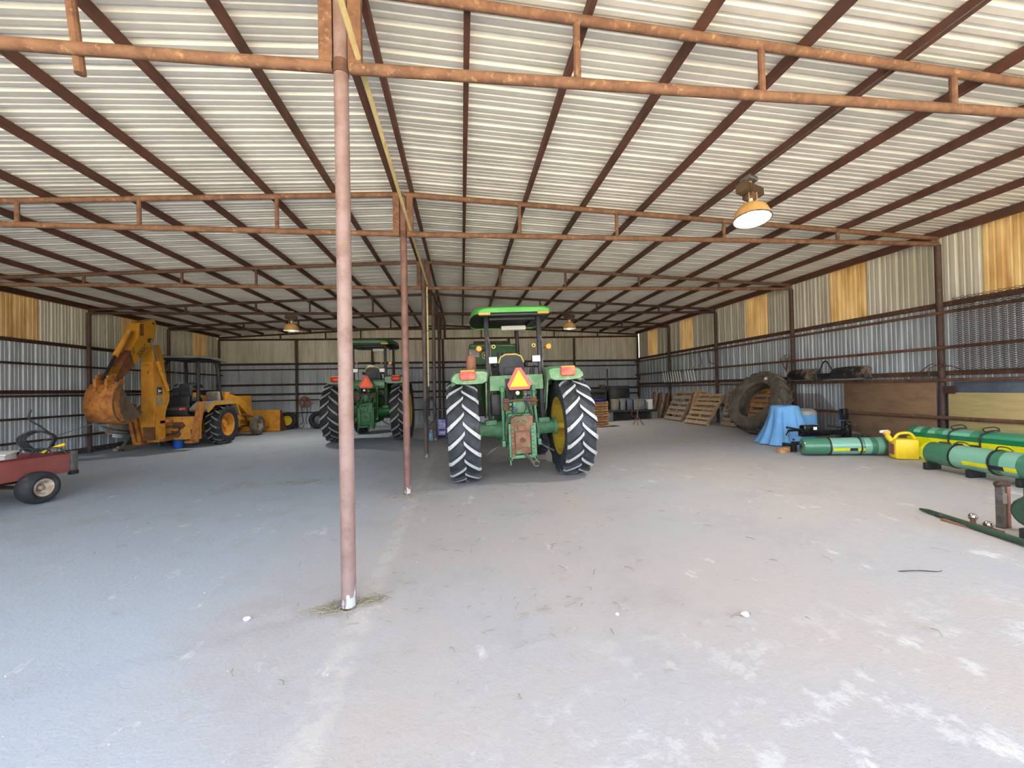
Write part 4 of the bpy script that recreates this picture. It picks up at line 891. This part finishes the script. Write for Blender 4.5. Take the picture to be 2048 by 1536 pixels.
rl = net_roll('long green striped net-wrap roll raised on black feet behind the yellow fuel can', (7.14, 5.42, 0), (6.98, 3.75, 0), .165, 'net_roll_long', (.40, .88, 1.35), zoff=.09)
MB().lathe([(.10, -.03), (.150, -.025), (.168, .02), (.167, .05)], 28, RY(PI/2)).build('yellow_wrapper', 'wrap_yellow', rl)
for q in (.03, .6, 1.15, 1.5): MB().cbox(q-.03, q+.03, -.12, .12, -.256, -.15, .01).build('black_foot', 'black', rl)
t = thing('net_roll', 'green and yellow packed net-wrap roll nearest the pale plywood', 'net roll', (8.02, 6.30, g(8.1)+.06), (0, 0, -PI/2+.02), 'rolls of green net wrap')
MB().prism([(-.17, .38), (-.15, .42), (-.05, .47), (.08, .46), (.16, .40), (.17, .28), (.17, 0), (-.17, 0), (-.175, .30)], 0, 1.7, 'x').build('wrapped_roll', 'net_roll_far', t)
MB().box(0, 1.7, -.182, -.171, .16, .30).build('yellow_band', 'wrap_yellow', t); MB().box(0, 1.7, -.183, -.171, .30, .375).build('green_band', 'wrap_green', t); MB().box(.01, 1.69, -.181, -.171, .0, .16).build('lower_band', 'wrap_yellow', t)
for a, bb in ((.48, .64), (.68, .80), (.88, 1.02)): MB().box(a, bb, -.1845, -.1815, .22, .255).build('print', 'print_dark', t)
for q in (.62, 1.02):
    MB().tube(catmull([(q, -.19, .05), (q, -.195, .36), (q+.02, -.15, .44), (q+.06, -.05, .485), (q+.06, .08, .48)], 5), .011, 6).build('strap', 'black', t)
    MB().tube(catmull([(q, -.10, .47), (q-.04, -.06, .51), (q+.06, -.02, .54), (q+.13, -.04, .51), (q+.08, -.10, .48)], 5, True), .008, 6, closed=True).build('strap_handle', 'black', t)
MB().cbox(0, 1.7, -.15, .15, -.06, 0, .01).build('pallet_base', 'black', t)
# fuel can
t = thing('fuel_can', 'yellow plastic fuel can standing at the end of the net roll', 'fuel can', (7.58, 6.16, g(7.58)), (0, 0, -.45)); t.scale = (1.22, 1.22, 1.3)
MB().cbox(-.13, .15, -.10, .10, 0, .27, .035).build('body', 'can_yellow', t)
MB().tube(catmull([(-.10, 0, .26), (-.04, 0, .33), (.08, 0, .34), (.14, 0, .27)], 6), .018, 8).build('handle', 'can_yellow', t)
MB().tube([(-.13, 0, .24), (-.17, 0, .30), (-.18, 0, .33)], .032, 10).build('spout_neck', 'can_yellow', t); MB().tube([(-.18, 0, .33), (-.185, 0, .37)], .045, 10).build('cap', 'amber_faded', t); MB().tube([(-.26, 0, .355), (-.16, 0, .365)], .018, 8).build('nozzle', 'white_paint', t)
MB().box(-.134, -.128, -.07, .07, .06, .2).build('sticker', 'paint_red', t)
t = thing('water_bottle', 'clear plastic water bottle standing by the brown plywood', 'bottle', (8.33, 6.86, g(8.33)))
MB().lathe([(.001, 0), (.035, 0), (.037, .12), (.033, .13), (.037, .14), (.036, .2), (.016, .25), (.015, .27)], 20).build('body', 'jug_blue', t); MB().lathe([(.017, .265), (.017, .285), (.001, .286)], 14).build('cap', 'white_paint', t); MB().lathe([(.0375, .08), (.0375, .16)], 20).build('bottle_label', 'white_paint', t)
# plywood
def board(name, label, y0, y1, xb, xt, z1, m, th=.018):
    zb = g(xb)+.004; h = math.hypot(xt-xb, z1-zb); a = math.atan2(xt-xb, z1-zb)
    o = MB().cbox(-th, 0, 0, y1-y0, 0, h, .002).build(name, m, None, (xb, y0, zb), (0, a, 0)); return tag(o, label, 'plywood')
board('plywood_sheet', 'big brown plywood sheet leaning on the wall behind the water bottle', 6.53, 8.36, 8.79, 8.80, 1.60, 'ply_brown')
board('plywood_sheet', 'pale yellow plywood sheet leaning on the wall beside the brown one', 4.6, 6.34, 8.79, 8.80, 1.38, 'ply_pale')
board('grey_panel', 'blue-grey board showing above the pale plywood', 4.6, 6.28, 8.83, 8.84, 1.57, 'ply_grey')
o = MB().box(-.015, 0, 0, .16, 0, .14).build('rusty_plate', 'rust_dark', None, (8.765, 6.22, 1.36), (0, .05, 0)); tag(o, 'small rusty plate stuck behind the wall post above the pale plywood', 'plate')
# expanded metal sheets
def expanded(label, org, ylen, zlen, dy, dz, tilt, m, th=.006, cut=0):
    t = thing('expanded_metal', label, 'metal mesh', org, (0, tilt, 0))
    b = MB(); ny_ = int(ylen/dy); nz_ = int(zlen/dz)
    for k in range(nz_+1):
        for e in (0, 1):
            z0 = k*dz; s_ = 1 if e == 0 else -1
            if z0+dz*.5 > zlen: continue
            pts = []
            for i in range(2*ny_+1):
                y = i*dy/2; z = z0+s_*(dz*.25 if i % 2 == 0 else -dz*.25)+(0 if e == 0 else 0)
                pts.append((y, z+(dz*.5 if e else 0)))
            for i in range(len(pts)-1):
                (ya, za), (yb, zb) = pts[i], pts[i+1]
                if cut and (min(ya, yb) < cut*(za/zlen-.55)*2.2): continue
                b.add([(0, ya, za), (0, yb, zb), (0, yb, zb+th), (0, ya, za+th), (.004, ya, za), (.004, yb, zb), (.004, yb, zb+th), (.004, ya, za+th)], [(0, 1, 2, 3), (7, 6, 5, 4), (3, 2, 6, 7), (0, 4, 5, 1)])
    o = b.build('strands', m, t, smooth=False); o['kind'] = 'stuff'
    return t
expanded('large rusty expanded-metal sheet tied to the wall rails above the pale plywood', (8.66, 4.55, 1.74), 1.60, 1.32, .10, .036, .0, 'rust_dark', .007)
expanded('small fine expanded-metal sheet leaning on the wall behind the blue cloth', (8.58, 8.36, .34), 1.30, 1.02, .05, .022, .07, 'rust', .004, .5)
# bumper guards resting on the rail
t = thing('truck_bumper', 'pair of black bumper halves with chrome edges lying on the wall rail', 'bumper', (8.60, 8.64, 1.64)); t.scale = (1.1, 1, 1.35)
for y0, y1, sg in ((-1.06, -.22, 1), (.18, 1.02, -1)):
    prof_ = [(.06, .0), (-.10, .0), (-.125, .05), (-.12, .14), (-.06, .21), (.05, .22)]
    b = MB(); k = len(prof_); ys_ = [y0, y0+.10, y0+.3, y1-.3, y1-.10, y1]; scs = [.80, .97, 1, 1, .95, .85]
    for y, sc in zip(ys_, scs):
        for x, z in prof_: b.v.append((x*sc, y, .02+z*sc))
    for i in range(5):
        for j in range(k-1): b.f.append((i*k+j, i*k+j+1, (i+1)*k+j+1, (i+1)*k+j))
    b.f.append(tuple(range(k))); b.f.append(tuple(range(5*k+k-1, 5*k-1, -1)))
    o = b.build('bumper_half', 'bumper_dust', t)
    MB().tube([(-.12, y0+.02, .03), (-.135, (y0+y1)/2, .02), (-.12, y1-.02, .03)], .016, 8).build('chrome_edge', 'chrome', o)
MB().cbox(-.06, .04, -.26, .26, .06, .14, .02).build('joining_bar', 'black', t); MB().tube(catmull([(-.04, -.25, .14), (-.04, -.1, .32), (-.04, .0, .34), (-.04, .12, .2), (-.04, .22, .13)], 5), .014, 6).build('hose_loop', 'black', t)
t = thing('wire_basket', 'rusty wire basket frame wedged on the wall post above the bumpers', 'wire frame', (8.66, 9.80, 1.93))
for y in (-.02, .26): MB().tube([(0, .08, 0), (-.02, y, .34)], .014, 6).build('prong', 'rust', t)
MB().tube([(-.02, -.14, .40), (-.02, .05, .44), (-.02, .28, .34), (-.02, .1, .33)], .008, 6, closed=True).build('hoop', 'rust', t); MB().tube([(0, .08, .02), (-.02, .1, .44)], .01, 6).build('prong', 'rust', t)
# cable coil on the wall post by the plywood
t = thing('wire_coil', 'loose rusty wire coiled round the wall post above the plywood', 'wire', (8.66, 6.46, 1.74))
MB().tube(catmull([(0, -.42, .05), (-.02, -.2, .13), (-.06, .02, .10), (-.06, .06, -.05), (-.02, .35, -.02), (-.02, .5, -.06), (-.02, .38, -.12), (-.02, .2, .04), (-.06, .0, .16), (-.02, -.1, .12), (-.02, -.28, .12)], 6), .009, 6).build('strand', 'rust', t)
MB().ball((-.02, -.18, .13), .028, 6).build('knot', 'rust_dark', t)
# rack of pale bars and hanging hooks
t = thing('bar_rack', 'rack of upright pale metal bars hanging on the wall above the pallets', 'rack', (8.66, 15.4, 1.74))
MB().tube([(0, -1.4, .0), (0, 1.3, .0)], .018, 8).build('lower_rail', 'steel_dull', t)
for i in range(13):
    if i == 4: continue
    MB().tube([(-.012, -1.25+i*.19, .02), (-.012, -1.12+i*.19, .46)], .018, 8).build('bar', 'white_paint', t)
for i, (y, m) in enumerate(((14.3, 'conduit'), (13.8, 'steel_dull'), (13.3, 'steel_dull'))):
    o = MB().tube(catmull([(8.70, y+.1, 2.84), (8.66, y+.06, 2.76), (8.66, y-.06, 2.40), (8.66, y-.12+(.25 if i < 2 else -.3), 2.28+.03*i)], 5), .014, 6).build('hanging_hook', m); tag(o, ('pale yellow', 'dull bent', 'grey angled')[i]+' rod hook hanging from the wall pipe above the bar rack', 'hook', 'hooks on the wall pipe')
# ---- back corner: low bench with boxes
t = thing('work_bench', 'low dark timber bench loaded with boxes in the back corner', 'bench', (6.9, 16.05, g(6.9)))
MB().cbox(-1.05, 1.05, -.3, .45, .34, .42, .01).build('top', 'leaf_dark', t)
for x in (-.95, .95): MB().cbox(x-.12, x+.12, -.26, .4, -.03, .34, .01).build('block_leg', 'grey_box', t)
MB().box(-.8, .8, .3, .34, .0, .34).build('back_board', 'leaf_dark', t)
for x, w_, h_, m, lb in ((-.70, .24, .42, 'dust_grey', 'tan box at the bench end beside the crates'), (-.40, .20, .44, 'grey_box', 'pale grey upright box on the bench next to the tan box'), (-.10, .22, .44, 'ply_grey', 'blue-grey box standing on the bench'), (.30, .46, .40, 'grey_box', 'wide grey box with rounded handle on the bench'), (.78, .18, .38, 'white_paint', 'narrow white box on the bench near the scrap')):
    bt = thing('storage_box', lb, 'box', (6.9+x, 15.92, g(6.9)+.422)); MB().cbox(-w_/2, w_/2, -.12, .14, 0, h_, .012).build('body', m, bt); MB().cbox(-w_/2-.006, w_/2+.006, -.126, .146, h_, h_+.03, .006).build('lid', m, bt)
    if w_ > .4: MB().tube(arcpts((-.05, 0, h_+.03), .07, 0, PI, 8, 'xz'), .014, 6).build('handle', m, bt)
t = thing('tool_cabinet', 'dark grey tool cabinet against the back wall behind the bench', 'cabinet', (6.85, 17.2, g(6.85)))
MB().cbox(-.45, .42, -.3, .4, 0, 1.42, .03).build('body', 'leaf_dark', t); MB().cbox(-.40, .37, -.315, -.295, .7, 1.3, .01).build('door', 'black', t); MB().tube([(.2, -.32, 1.0), (.3, -.32, 1.0)], .012, 6).build('handle', 'steel', t)
t = thing('welder_table', 'dark flat-topped steel table with a vice in the back corner', 'table', (5.7, 17.2, g(5.7)))
MB().cbox(-.75, .55, -.3, .4, 1.18, 1.32, .02).build('top', 'leaf_dark', t); MB().cbox(-.7, .5, -.2, .3, .5, 1.18, .02).build('cupboard', 'black', t)
for x in (-.68, .48): MB().box(x-.05, x+.05, -.25, .35, -.03, 1.2).build('leg', 'leaf_dark', t)
MB().cbox(.30, .52, -.2, .1, 1.32, 1.52, .04).build('vice', 'rust_dark', t); MB().tube([(.36, -.1, 1.5), (.62, -.1, 1.72)], .012, 6).build('vice_handle', 'steel', t)
MB().tube([(.66, -.05, 1.3), (.66, -.05, 2.2)], .03, 8).build('stand_pipe', 'rust_dark', t)
# scrap heap in the corner and tripod stand
for i in range(7):
    y = 15.3+.22*i; o = MB().cbox(-.03, .03, -.03-.01*i, .03, 0, 1.1-.05*(i % 3), .008).build('scrap_timber', ('fiber_brown', 'rust', 'pallet_old')[i % 3], None, (8.25, y+.45, g(8.2)+.004), (0, .20+.03*(i % 3), 0)); tag(o, ('brown broken scrap bar leaning next to the weathered grey pallet', 'rusty red scrap bar, second along from the weathered grey pallet', 'weathered grey scrap bar, third along from the weathered pallet', 'brown broken scrap bar in the middle of the corner heap', 'rusty red scrap bar just past the middle of the corner heap', 'weathered grey scrap bar second from the back wall end of the heap', 'brown scrap bar at the back wall end of the corner heap')[i], 'scrap', 'scrap bars in the back corner')
t = thing('tripod_stand', 'thin rusty tripod stand on the floor before the bench', 'stand', (6.25, 13.9, g(6.25)))
MB().tube([(0, 0, .3), (.03, 0, 1.02)], .018, 8).build('stem', 'rust_can', t)
for a in (0, 2.1, 4.2): MB().tube([(0, 0, .34), (.2*math.cos(a), .2*math.sin(a), .01)], .015, 6).build('leg', 'rust_can', t)
MB().lathe([(.10, -.012), (.12, -.012), (.12, .012), (.10, .012)], 16, T(-.12, 0, .42) @ RX(PI/2), closed=True).build('ring', 'rust', t)
# crates beyond the dusty tractor
for i in range(5):
    bt = thing('orange_crate', 'orange-brown slatted crate beyond the dusty tractor wheel, '+('lowest', 'second from the floor', 'middle one', 'second below the lid', 'topmost, under the blue lid')[i]+' of its stack', 'crate', (4.98, 14.35, g(5.0)+i*.185), (0, 0, .03*(-1)**i), 'stacked crates')
    for z in (.02, .10): 
        for yy in (-.21, .21): MB().box(-.27, .27, yy-.01, yy+.01, z, z+.06).build('slat', 'pallet_orange', bt)
        for xx in (-.26, .26): MB().box(xx-.01, xx+.01, -.20, .20, z, z+.06).build('end_slat', 'pallet_orange', bt)
    for xx in (-.24, .24): MB().box(xx-.02, xx+.02, -.2, .2, 0, .182).build('corner_post', 'pallet_orange', bt)
    MB().box(-.25, .25, -.2, .2, .0, .015).build('bottom', 'pallet_wood', bt)
t = thing('blue_lid', 'dark blue round lid on top of the crate stack', 'lid', (4.98, 14.35, g(5.0)+5*.185)); MB().lathe([(.001, .0), (.24, .0), (.25, .05), (.24, .07), (.001, .075)], 24).build('disc', 'blue_box', t)
# ---- hitch gear on the floor near the opening
t = thing('tow_bar', 'long greenish tow bar with two chrome hitch balls lying on the floor', 'tow bar', (4.90, 3.55, g(4.9)), (0, 0, 0))
d_ = Vector((-.22, -.95, 0)).normalized(); s_ = Vector((-d_.y, d_.x, 0))
MB().tube([Vector((.08, .34, .025)), Vector((.06, .24, .03)), Vector((-.05, -.22, .03)), Vector((-.22, -1.0, .03))], [.012, .024, .03, .03], 8).build('bar', 'green_old', t)
for q, h_ in ((-.13, .0), (-.27, -.03)):
    p = Vector((.06, .20, 0))+d_*(.20-q)
    bo = MB().tube([(p.x+.10, p.y, .0), (p.x+.10, p.y, .06+h_)], .020, 8).build('ball_shank', 'rust_can', t); MB().ball((p.x+.10, p.y, .08+h_), .036, 10).build('hitch_ball', 'chrome', t)
MB().cbox(-.06, .10, -.35, .05, .0, .02, .004).build('ball_plate', 'rust_can', t)
t = thing('trailer_jack', 'rusty upright trailer jack with a pale label standing by the tow bar', 'jack', (5.14, 3.30, g(5.1)))
MB().cbox(-.045, -.01, -.03, .03, 0, .40, .006).build('channel', 'steel_dull', t); MB().cbox(.015, .05, -.03, .03, 0, .40, .006).build('channel', 'rust_can', t); MB().cbox(-.05, .055, -.01, .03, 0, .03, .004).build('foot', 'steel_dull', t)
MB().box(-.046, .0, -.034, -.03, .24, .34).build('jack_label', 'dust_grey', t); MB().tube([(-.06, 0, .42), (.06, 0, .42)], .03, 10).build('head', 'rust_dark', t); MB().tube([(-.10, -.02, .42), (-.05, -.02, .43)], .012, 6).build('pin', 'rust_dark', t)
t = thing('green_pump', 'old dark green pump body with a pale hose loop behind the trailer jack', 'pump', (5.02, 2.96, g(5.0)))
MB().lathe([(.001, -.16), (.10, -.16), (.10, -.14), (.13, -.13), (.15, -.05), (.15, .08), (.12, .1), (.12, .2), (.001, .2)], 20, T(0, 0, .26) @ RY(PI/2)).build('housing', 'green_old', t); MB().cbox(-.08, .06, -.08, .08, .36, .47, .02).build('gear_cap', 'green_old', t); MB().prism([(-.17, .1), (.2, .0), (.2, .1), (-.05, .3)], -.14, -.12, 'y').build('bracket', 'green_old', t); MB().cbox(-.10, .2, -.1, .1, 0, .1, .01).build('base', 'leaf_dark', t)
MB().tube(catmull([(-.1, -.14, .30), (-.12, -.15, .42), (.02, -.15, .45), (.05, -.15, .36), (.02, -.15, .28)], 6, True), .008, 6, closed=True).build('hose_loop', 'dust_grey', t)
# ================================================================ red utility trailer (long side runs away from the opening)
t = thing('utility_trailer', 'faded red flat utility trailer loaded with hose and scrap', 'trailer', (-6.44, 7.62, 0), (0, 0, math.radians(-10)))
MB().cbox(-.03, 0, -2.6, -.02, .38, .69, .006).build('side_panel', 'paint_red', t); MB().cbox(-.06, .012, -2.6, -.0, .685, .71, .005).build('side_rail', 'paint_red_dark', t)
MB().cbox(-1.35, -1.32, -2.6, -.02, .38, .69, .006).build('side_panel', 'paint_red', t); MB().cbox(-1.35, 0, -.05, -.02, .38, .69, .006).build('end_panel', 'paint_red', t)
MB().cbox(-1.32, -.03, -2.6, -.05, .40, .46, .006).build('bed', 'leaf_dark', t)
MB().cbox(-.04, .045, -.06, .03, .36, .72, .008).build('corner_post', 'steel_dull', t); MB().cbox(-.03, .05, -.07, .04, .33, .40, .01).build('corner_shoe', 'black', t)
MB().cbox(-.34, -.28, -2.6, -.1, .30, .40, .01).build('frame_rail', 'rust_dark', t); MB().cbox(-1.1, -1.04, -2.6, -.1, .30, .40, .01).build('frame_rail', 'rust_dark', t)
MB().tube([(-1.5, -.58, .245), (.1, -.58, .245)], .03, 8).build('axle', 'rust_dark', t)
wh = wheel(t, 'wheel', (.12, -.58, .245), .245, .24, .115, .012, 0, 0, 'black_rubber', 'black_rubber', 'hub_rusty', 1); wheel(t, 'wheel', (-1.50, -.58, .245), .245, .24, .115, .012, 0, 0, 'black_rubber', 'black_rubber', 'hub_rusty', -1)
# load
C2 = Matrix.Translation((-6.44, 7.62, 0)) @ RZ(math.radians(-10))
def on_cart(x, y, z): return C2 @ Vector((x, y, z))
p = on_cart(-.34, -.22, .712)
t = thing('hose_coil', 'black hose coiled on the red trailer with its end hung on the wall side', 'hose', p)
for k in range(4): MB().tube([(.25*math.cos(a*PI/12)*(1-.05*k), .03*k-.05+.02*math.sin(a), .20+.17*math.sin(a*PI/12)*(1-.04*k)) for a in range(24)], .014, 6, closed=True).build('hose_turn', 'black_rubber', t)
MB().tube(catmull([(.2, 0, .28), (.0, .05, .42), (-.22, .1, .55), (-.24, .15, .70)], 6), .014, 6).build('hose_end', 'black_rubber', t); MB().tube([(.05, .02, .2), (.22, .45, .36), (.40, .95, .52)], .008, 6).build('pale_rod', 'steel', t)
MB().tube([(.12, -.06, .02), (.3, -.06, .10), (.42, -.04, .14)], .022, 8).build('yellow_nozzle', 'can_yellow', t)
for k in range(3): MB().tube(catmull([(-.2+.2*k, -.12, -.01), (-.1+.2*k, -.14, .09), (.02+.2*k, -.12, .08), (.1+.2*k, -.1, -.01)], 5), .012, 6).build('loose_turn', 'black_rubber', t)
p = on_cart(-.62, -.60, .462); t = thing('white_tub', 'shallow white plastic tub lying on the red trailer', 'tub', p, (.1, 0, .3)); MB().cbox(-.22, .24, -.15, .15, .0, .30, .05).build('body', 'white_paint', t); MB().cbox(-.24, .26, -.17, .17, .29, .315, .01).build('rim', 'white_paint', t)
p = on_cart(-.36, -1.12, .462); t = thing('tarp_bundle', 'crumpled grey-brown tarp bundle on the red trailer', 'tarp', p)
b = MB(); b.ball((0, 0, .17), .3, 12, (1, 1.1, .58)); b.v = [(x*(1+.12*math.sin(7*y+5*z)), y*(1+.1*math.sin(9*x)), max(.0, z+.03*math.sin(11*x+6*y))) for x, y, z in b.v]; b.build('cloth', 'dust_grey', t, ang=180); MB().tube(catmull([(-.2, -.25, .18), (0, 0, .35), (.2, .25, .16)], 5), .01, 6).build('cord', 'black_rubber', t)
p = on_cart(-1.02, -1.0, .462); t = thing('old_drum', 'dull grey drum lying on the red trailer', 'drum', p); MB().lathe([(.001, -.25), (.22, -.25), (.235, -.2), (.235, .2), (.22, .25), (.001, .25)], 24, T(0, 0, .24) @ RX(PI/2)).build('shell', 'steel_dull', t); MB().lathe([(.235, -.02), (.245, 0), (.235, .02)], 24, T(0, 0, .24) @ RX(PI/2)).build('hoop', 'rust', t)
# ================================================================ scrap along the wall under the digger bucket
for i, (y0, z0, y1, z1, m) in enumerate(((12.95, .70, 14.3, .40, 'scrap_tin'), (13.0, .60, 14.6, .30, 'dust_grey'), (13.1, .48, 14.7, .22, 'scrap_tin'), (12.9, .80, 14.2, .52, 'dust_grey'))):
    a = math.atan2(z1-z0, y1-y0); L_ = math.hypot(y1-y0, z1-z0)
    t = thing('roof_tin', ('bent blue-grey tin strip', 'dusty tan strip of trim', 'pale corrugated tin offcut', 'top dusty wooden slat')[i]+' in the scrap by the digger bucket', 'scrap metal', (-10.28+.09*i, y0, z0), (a, 0, 0), 'scrap strips along the wall')
    b = MB(); k = 7; w_ = .16
    for j in range(k):
        for e in (0, L_): b.v.append((.02*(j % 2)+.01*i, e, (j/(k-1)-.5)*w_))
    for j in range(k-1): b.f.append((2*j, 2*j+2, 2*j+3, 2*j+1))
    o = b.build('sheet', m, t); md = o.modifiers.new('s', 'SOLIDIFY'); md.thickness = .006
    MB().tube([(.015, .04, -w_/2), (.015, .04, w_/2)], .008, 6).build('folded_edge', m, t)
t = thing('bent_channel', 'bent dark steel channel propped on the scrap near the digger', 'scrap metal', (-10.0, 13.3, 0))
MB().tube(catmull([(0, 0, .02), (.02, .2, .30), (.05, .45, .50), (.1, 1.0, .46), (.2, 1.35, .36)], 6), .04, 6).build('channel', 'steel_dull', t); MB().tube([(0, -.05, .01), (0, .05, .01)], .05, 8).build('end_plate', 'rust_dark', t)
t = thing('timber_pole', 'long weathered timber pole lying on the floor along the wall', 'timber', (-10.1, 13.2, .035)); MB().cbox(-.05, .05, 0, 2.0, -.03, .05, .01).build('pole', 'pallet_old', t); MB().cbox(-.03, .04, .1, 1.7, .05, .10, .01).build('lath', 'pallet_old', t)
# ================================================================ beside the centre posts
t = thing('battery_charger', 'blue wheeled battery charger with printed face and wire handle', 'charger', (-.68, 13.62, .0))
MB().cbox(-.15, .15, 0, .24, .08, .66, .02).build('case', 'blue_box', t); fl_ = MB().box(-.115, .125, -.006, .002, .12, .64).build('face_plate', 'blue_label', t)
MB().tube([(.06, -.012, .58), (.06, -.004, .58)], .016, 10).build('dial', 'black', fl_); MB().box(-.06, .0, -.010, -.005, .49, .525).build('gauge', 'white_lens', fl_); MB().lathe([(.03, 0), (.045, 0), (.045, .004), (.03, .004)], 14, T(.07, -.006, .46) @ RX(PI/2), closed=True).build('ring_print', 'white_lens', fl_)
MB().prism([(-.09, .20), (-.04, .235), (.0, .225), (.10, .21), (.11, .19), (.0, .185), (-.05, .20), (-.07, .19)], -.010, -.005, 'y').build('logo_print', 'white_lens', fl_); MB().box(-.10, .11, -.009, -.005, .27, .32).build('text_block', 'blue_box', fl_)
MB().tube([(-.13, .1, .6), (-.13, .1, .92), (-.11, .1, .96), (.11, .1, .96), (.13, .1, .92), (.13, .1, .6)], .013, 8).build('handle', 'steel', t)
for sg in (-1, 1): MB().tube([(sg*.17, .18, .08), (sg*.20, .18, .08)], .08, 16).build('wheel', 'black', t)
MB().box(-.13, .13, .0, .03, 0, .08).build('front_foot', 'black', t)
t = thing('water_jug', 'pale blue plastic water jug beside the dark post', 'jug', (-1.0, 13.28, .0)); MB().lathe([(.001, 0), (.075, 0), (.08, .02), (.08, .19), (.06, .25), (.022, .29), (.022, .31)], 20).build('body', 'jug_blue', t); MB().lathe([(.026, .30), (.026, .33), (.001, .332)], 12).build('cap', 'white_paint', t)
t = thing('hung_hose', 'black air hose looped on a hook of the dark posts', 'hose', (-.87, 11.0, 1.1))
bpy.data.objects[t.name].location = (-.76, 9.66, 1.12)
for k in range(3): MB().tube([(.02*k+(.14-.012*k)*math.cos(a*PI/12), -.03+.02*k, (.32-.03*k)*math.sin(a*PI/12)) for a in range(24)], .010, 6, closed=True).build('loop', 'black_rubber', t)
MB().tube([(0, 0, .32), (0, .05, .36)], .012, 6).build('hook', 'steel', t); MB().ball((.05, -.02, .30), .03, 6).build('coupling', 'rust_dark', t)
t = thing('stone_brick', 'small tan brick on the floor by the blue charger', 'brick', (-.88, 13.55, 0)); MB().cbox(-.05, .05, -.1, .1, 0, .08, .008).build('block', 'rust_can', t); MB().box(-.03, .03, -.105, -.1, .02, .06).build('chip', 'dust_grey', t)
# ================================================================ straw, pebbles and lumps on the floor
def straws(name, label, spots):
    b = MB()
    for cx_, cy_, sx_, sy_, n in spots:
        for i in range(n):
            x, y = random.gauss(cx_, sx_), random.gauss(cy_, sy_); a = random.uniform(0, PI); L_ = random.uniform(.03, .12); r_ = random.uniform(.0012, .0028)
            z = g(x)+random.uniform(.004, .018); dx, dy = math.cos(a)*L_/2, math.sin(a)*L_/2
            b.tube([(x-dx, y-dy, z), (x+random.uniform(-.01, .01), y, z+random.uniform(0, .012)), (x+dx, y+dy, z-.002)], r_, 4, caps=False)
    o = b.build(name, 'straw', None, smooth=False); o['kind'] = 'stuff'; o['label'] = label; o['category'] = 'straw'; return o
straws('straw', 'loose straw and hay bits scattered round the posts and floor', [(XP-.10, 3.14, .10, .05, 90), (XP+.12, 3.22, .08, .05, 60), (XP, 6.40, .15, .1, 60), (-3.0, 7.7, .5, .15, 150), (XP+.3, 7.6, .5, .8, 120), (0, 4.2, 1.6, 1.6, 130), (.7, 2.8, .35, .3, 30), (3, 5, 2.5, 2, 90), (-4, 5, 2, 2, 60)])
b = MB()
for i in range(150):
    x, y = random.uniform(-6, 6.5), random.uniform(1.6, 9); r_ = random.uniform(.002, .006)
    M_ = T(x, y, g(x)+r_*.4) @ Euler((random.random()*3, random.random()*3, 0)).to_matrix().to_4x4() @ Matrix.Diagonal((1, random.uniform(.6, 1), .6, 1))
    b.lathe([(1e-4, -r_), (r_*.9, -.3*r_), (r_*.8, .4*r_), (1e-4, r_)], 5, M_)
o = b.build('gravel', 'stone_white', None, smooth=False); o['kind'] = 'stuff'; o['label'] = 'small pale grit and pebbles strewn over the dusty floor'; o['category'] = 'gravel'
for x, y, r_, lb in ((1.84, 2.50, .022, 'white crumbly lump beside a dry twig on the floor'), (-1.54, 3.10, .020, 'single white pebble on the floor beside the pinkish post'), (1.03, 2.69, .012, 'small pale chip on the floor near thin straws')):
    b = MB().ball((0, 0, r_*.55), r_, 8, (1.2, 1, .7)); b.v = [(px*(1+.15*math.sin(190*py_)), py_*(1+.15*math.sin(170*px)), max(0, pz)) for px, py_, pz in b.v]
    o = b.build('white_stone', 'stone_white', None, (x, y, g(x))); tag(o, lb, 'stone')
o = MB().tube(catmull([(0, 0, .004), (.05, .01, .012), (.10, -.01, .006), (.15, .015, .008)], 4), .0025, 5).build('dry_twig', 'straw', None, (1.74, 2.5, g(1.8))); tag(o, 'thin dry twig lying on the floor by the white lump', 'twig')
o = MB().tube(catmull([(0, 0, .006), (.15, -.03, .014), (.28, -.06, .008), (.34, -.04, .006)], 4), .004, 5).build('brown_stick', 'rust_dark', None, (3.35, 2.78, g(3.4))); tag(o, 'thin brown stick lying on the open floor', 'stick')
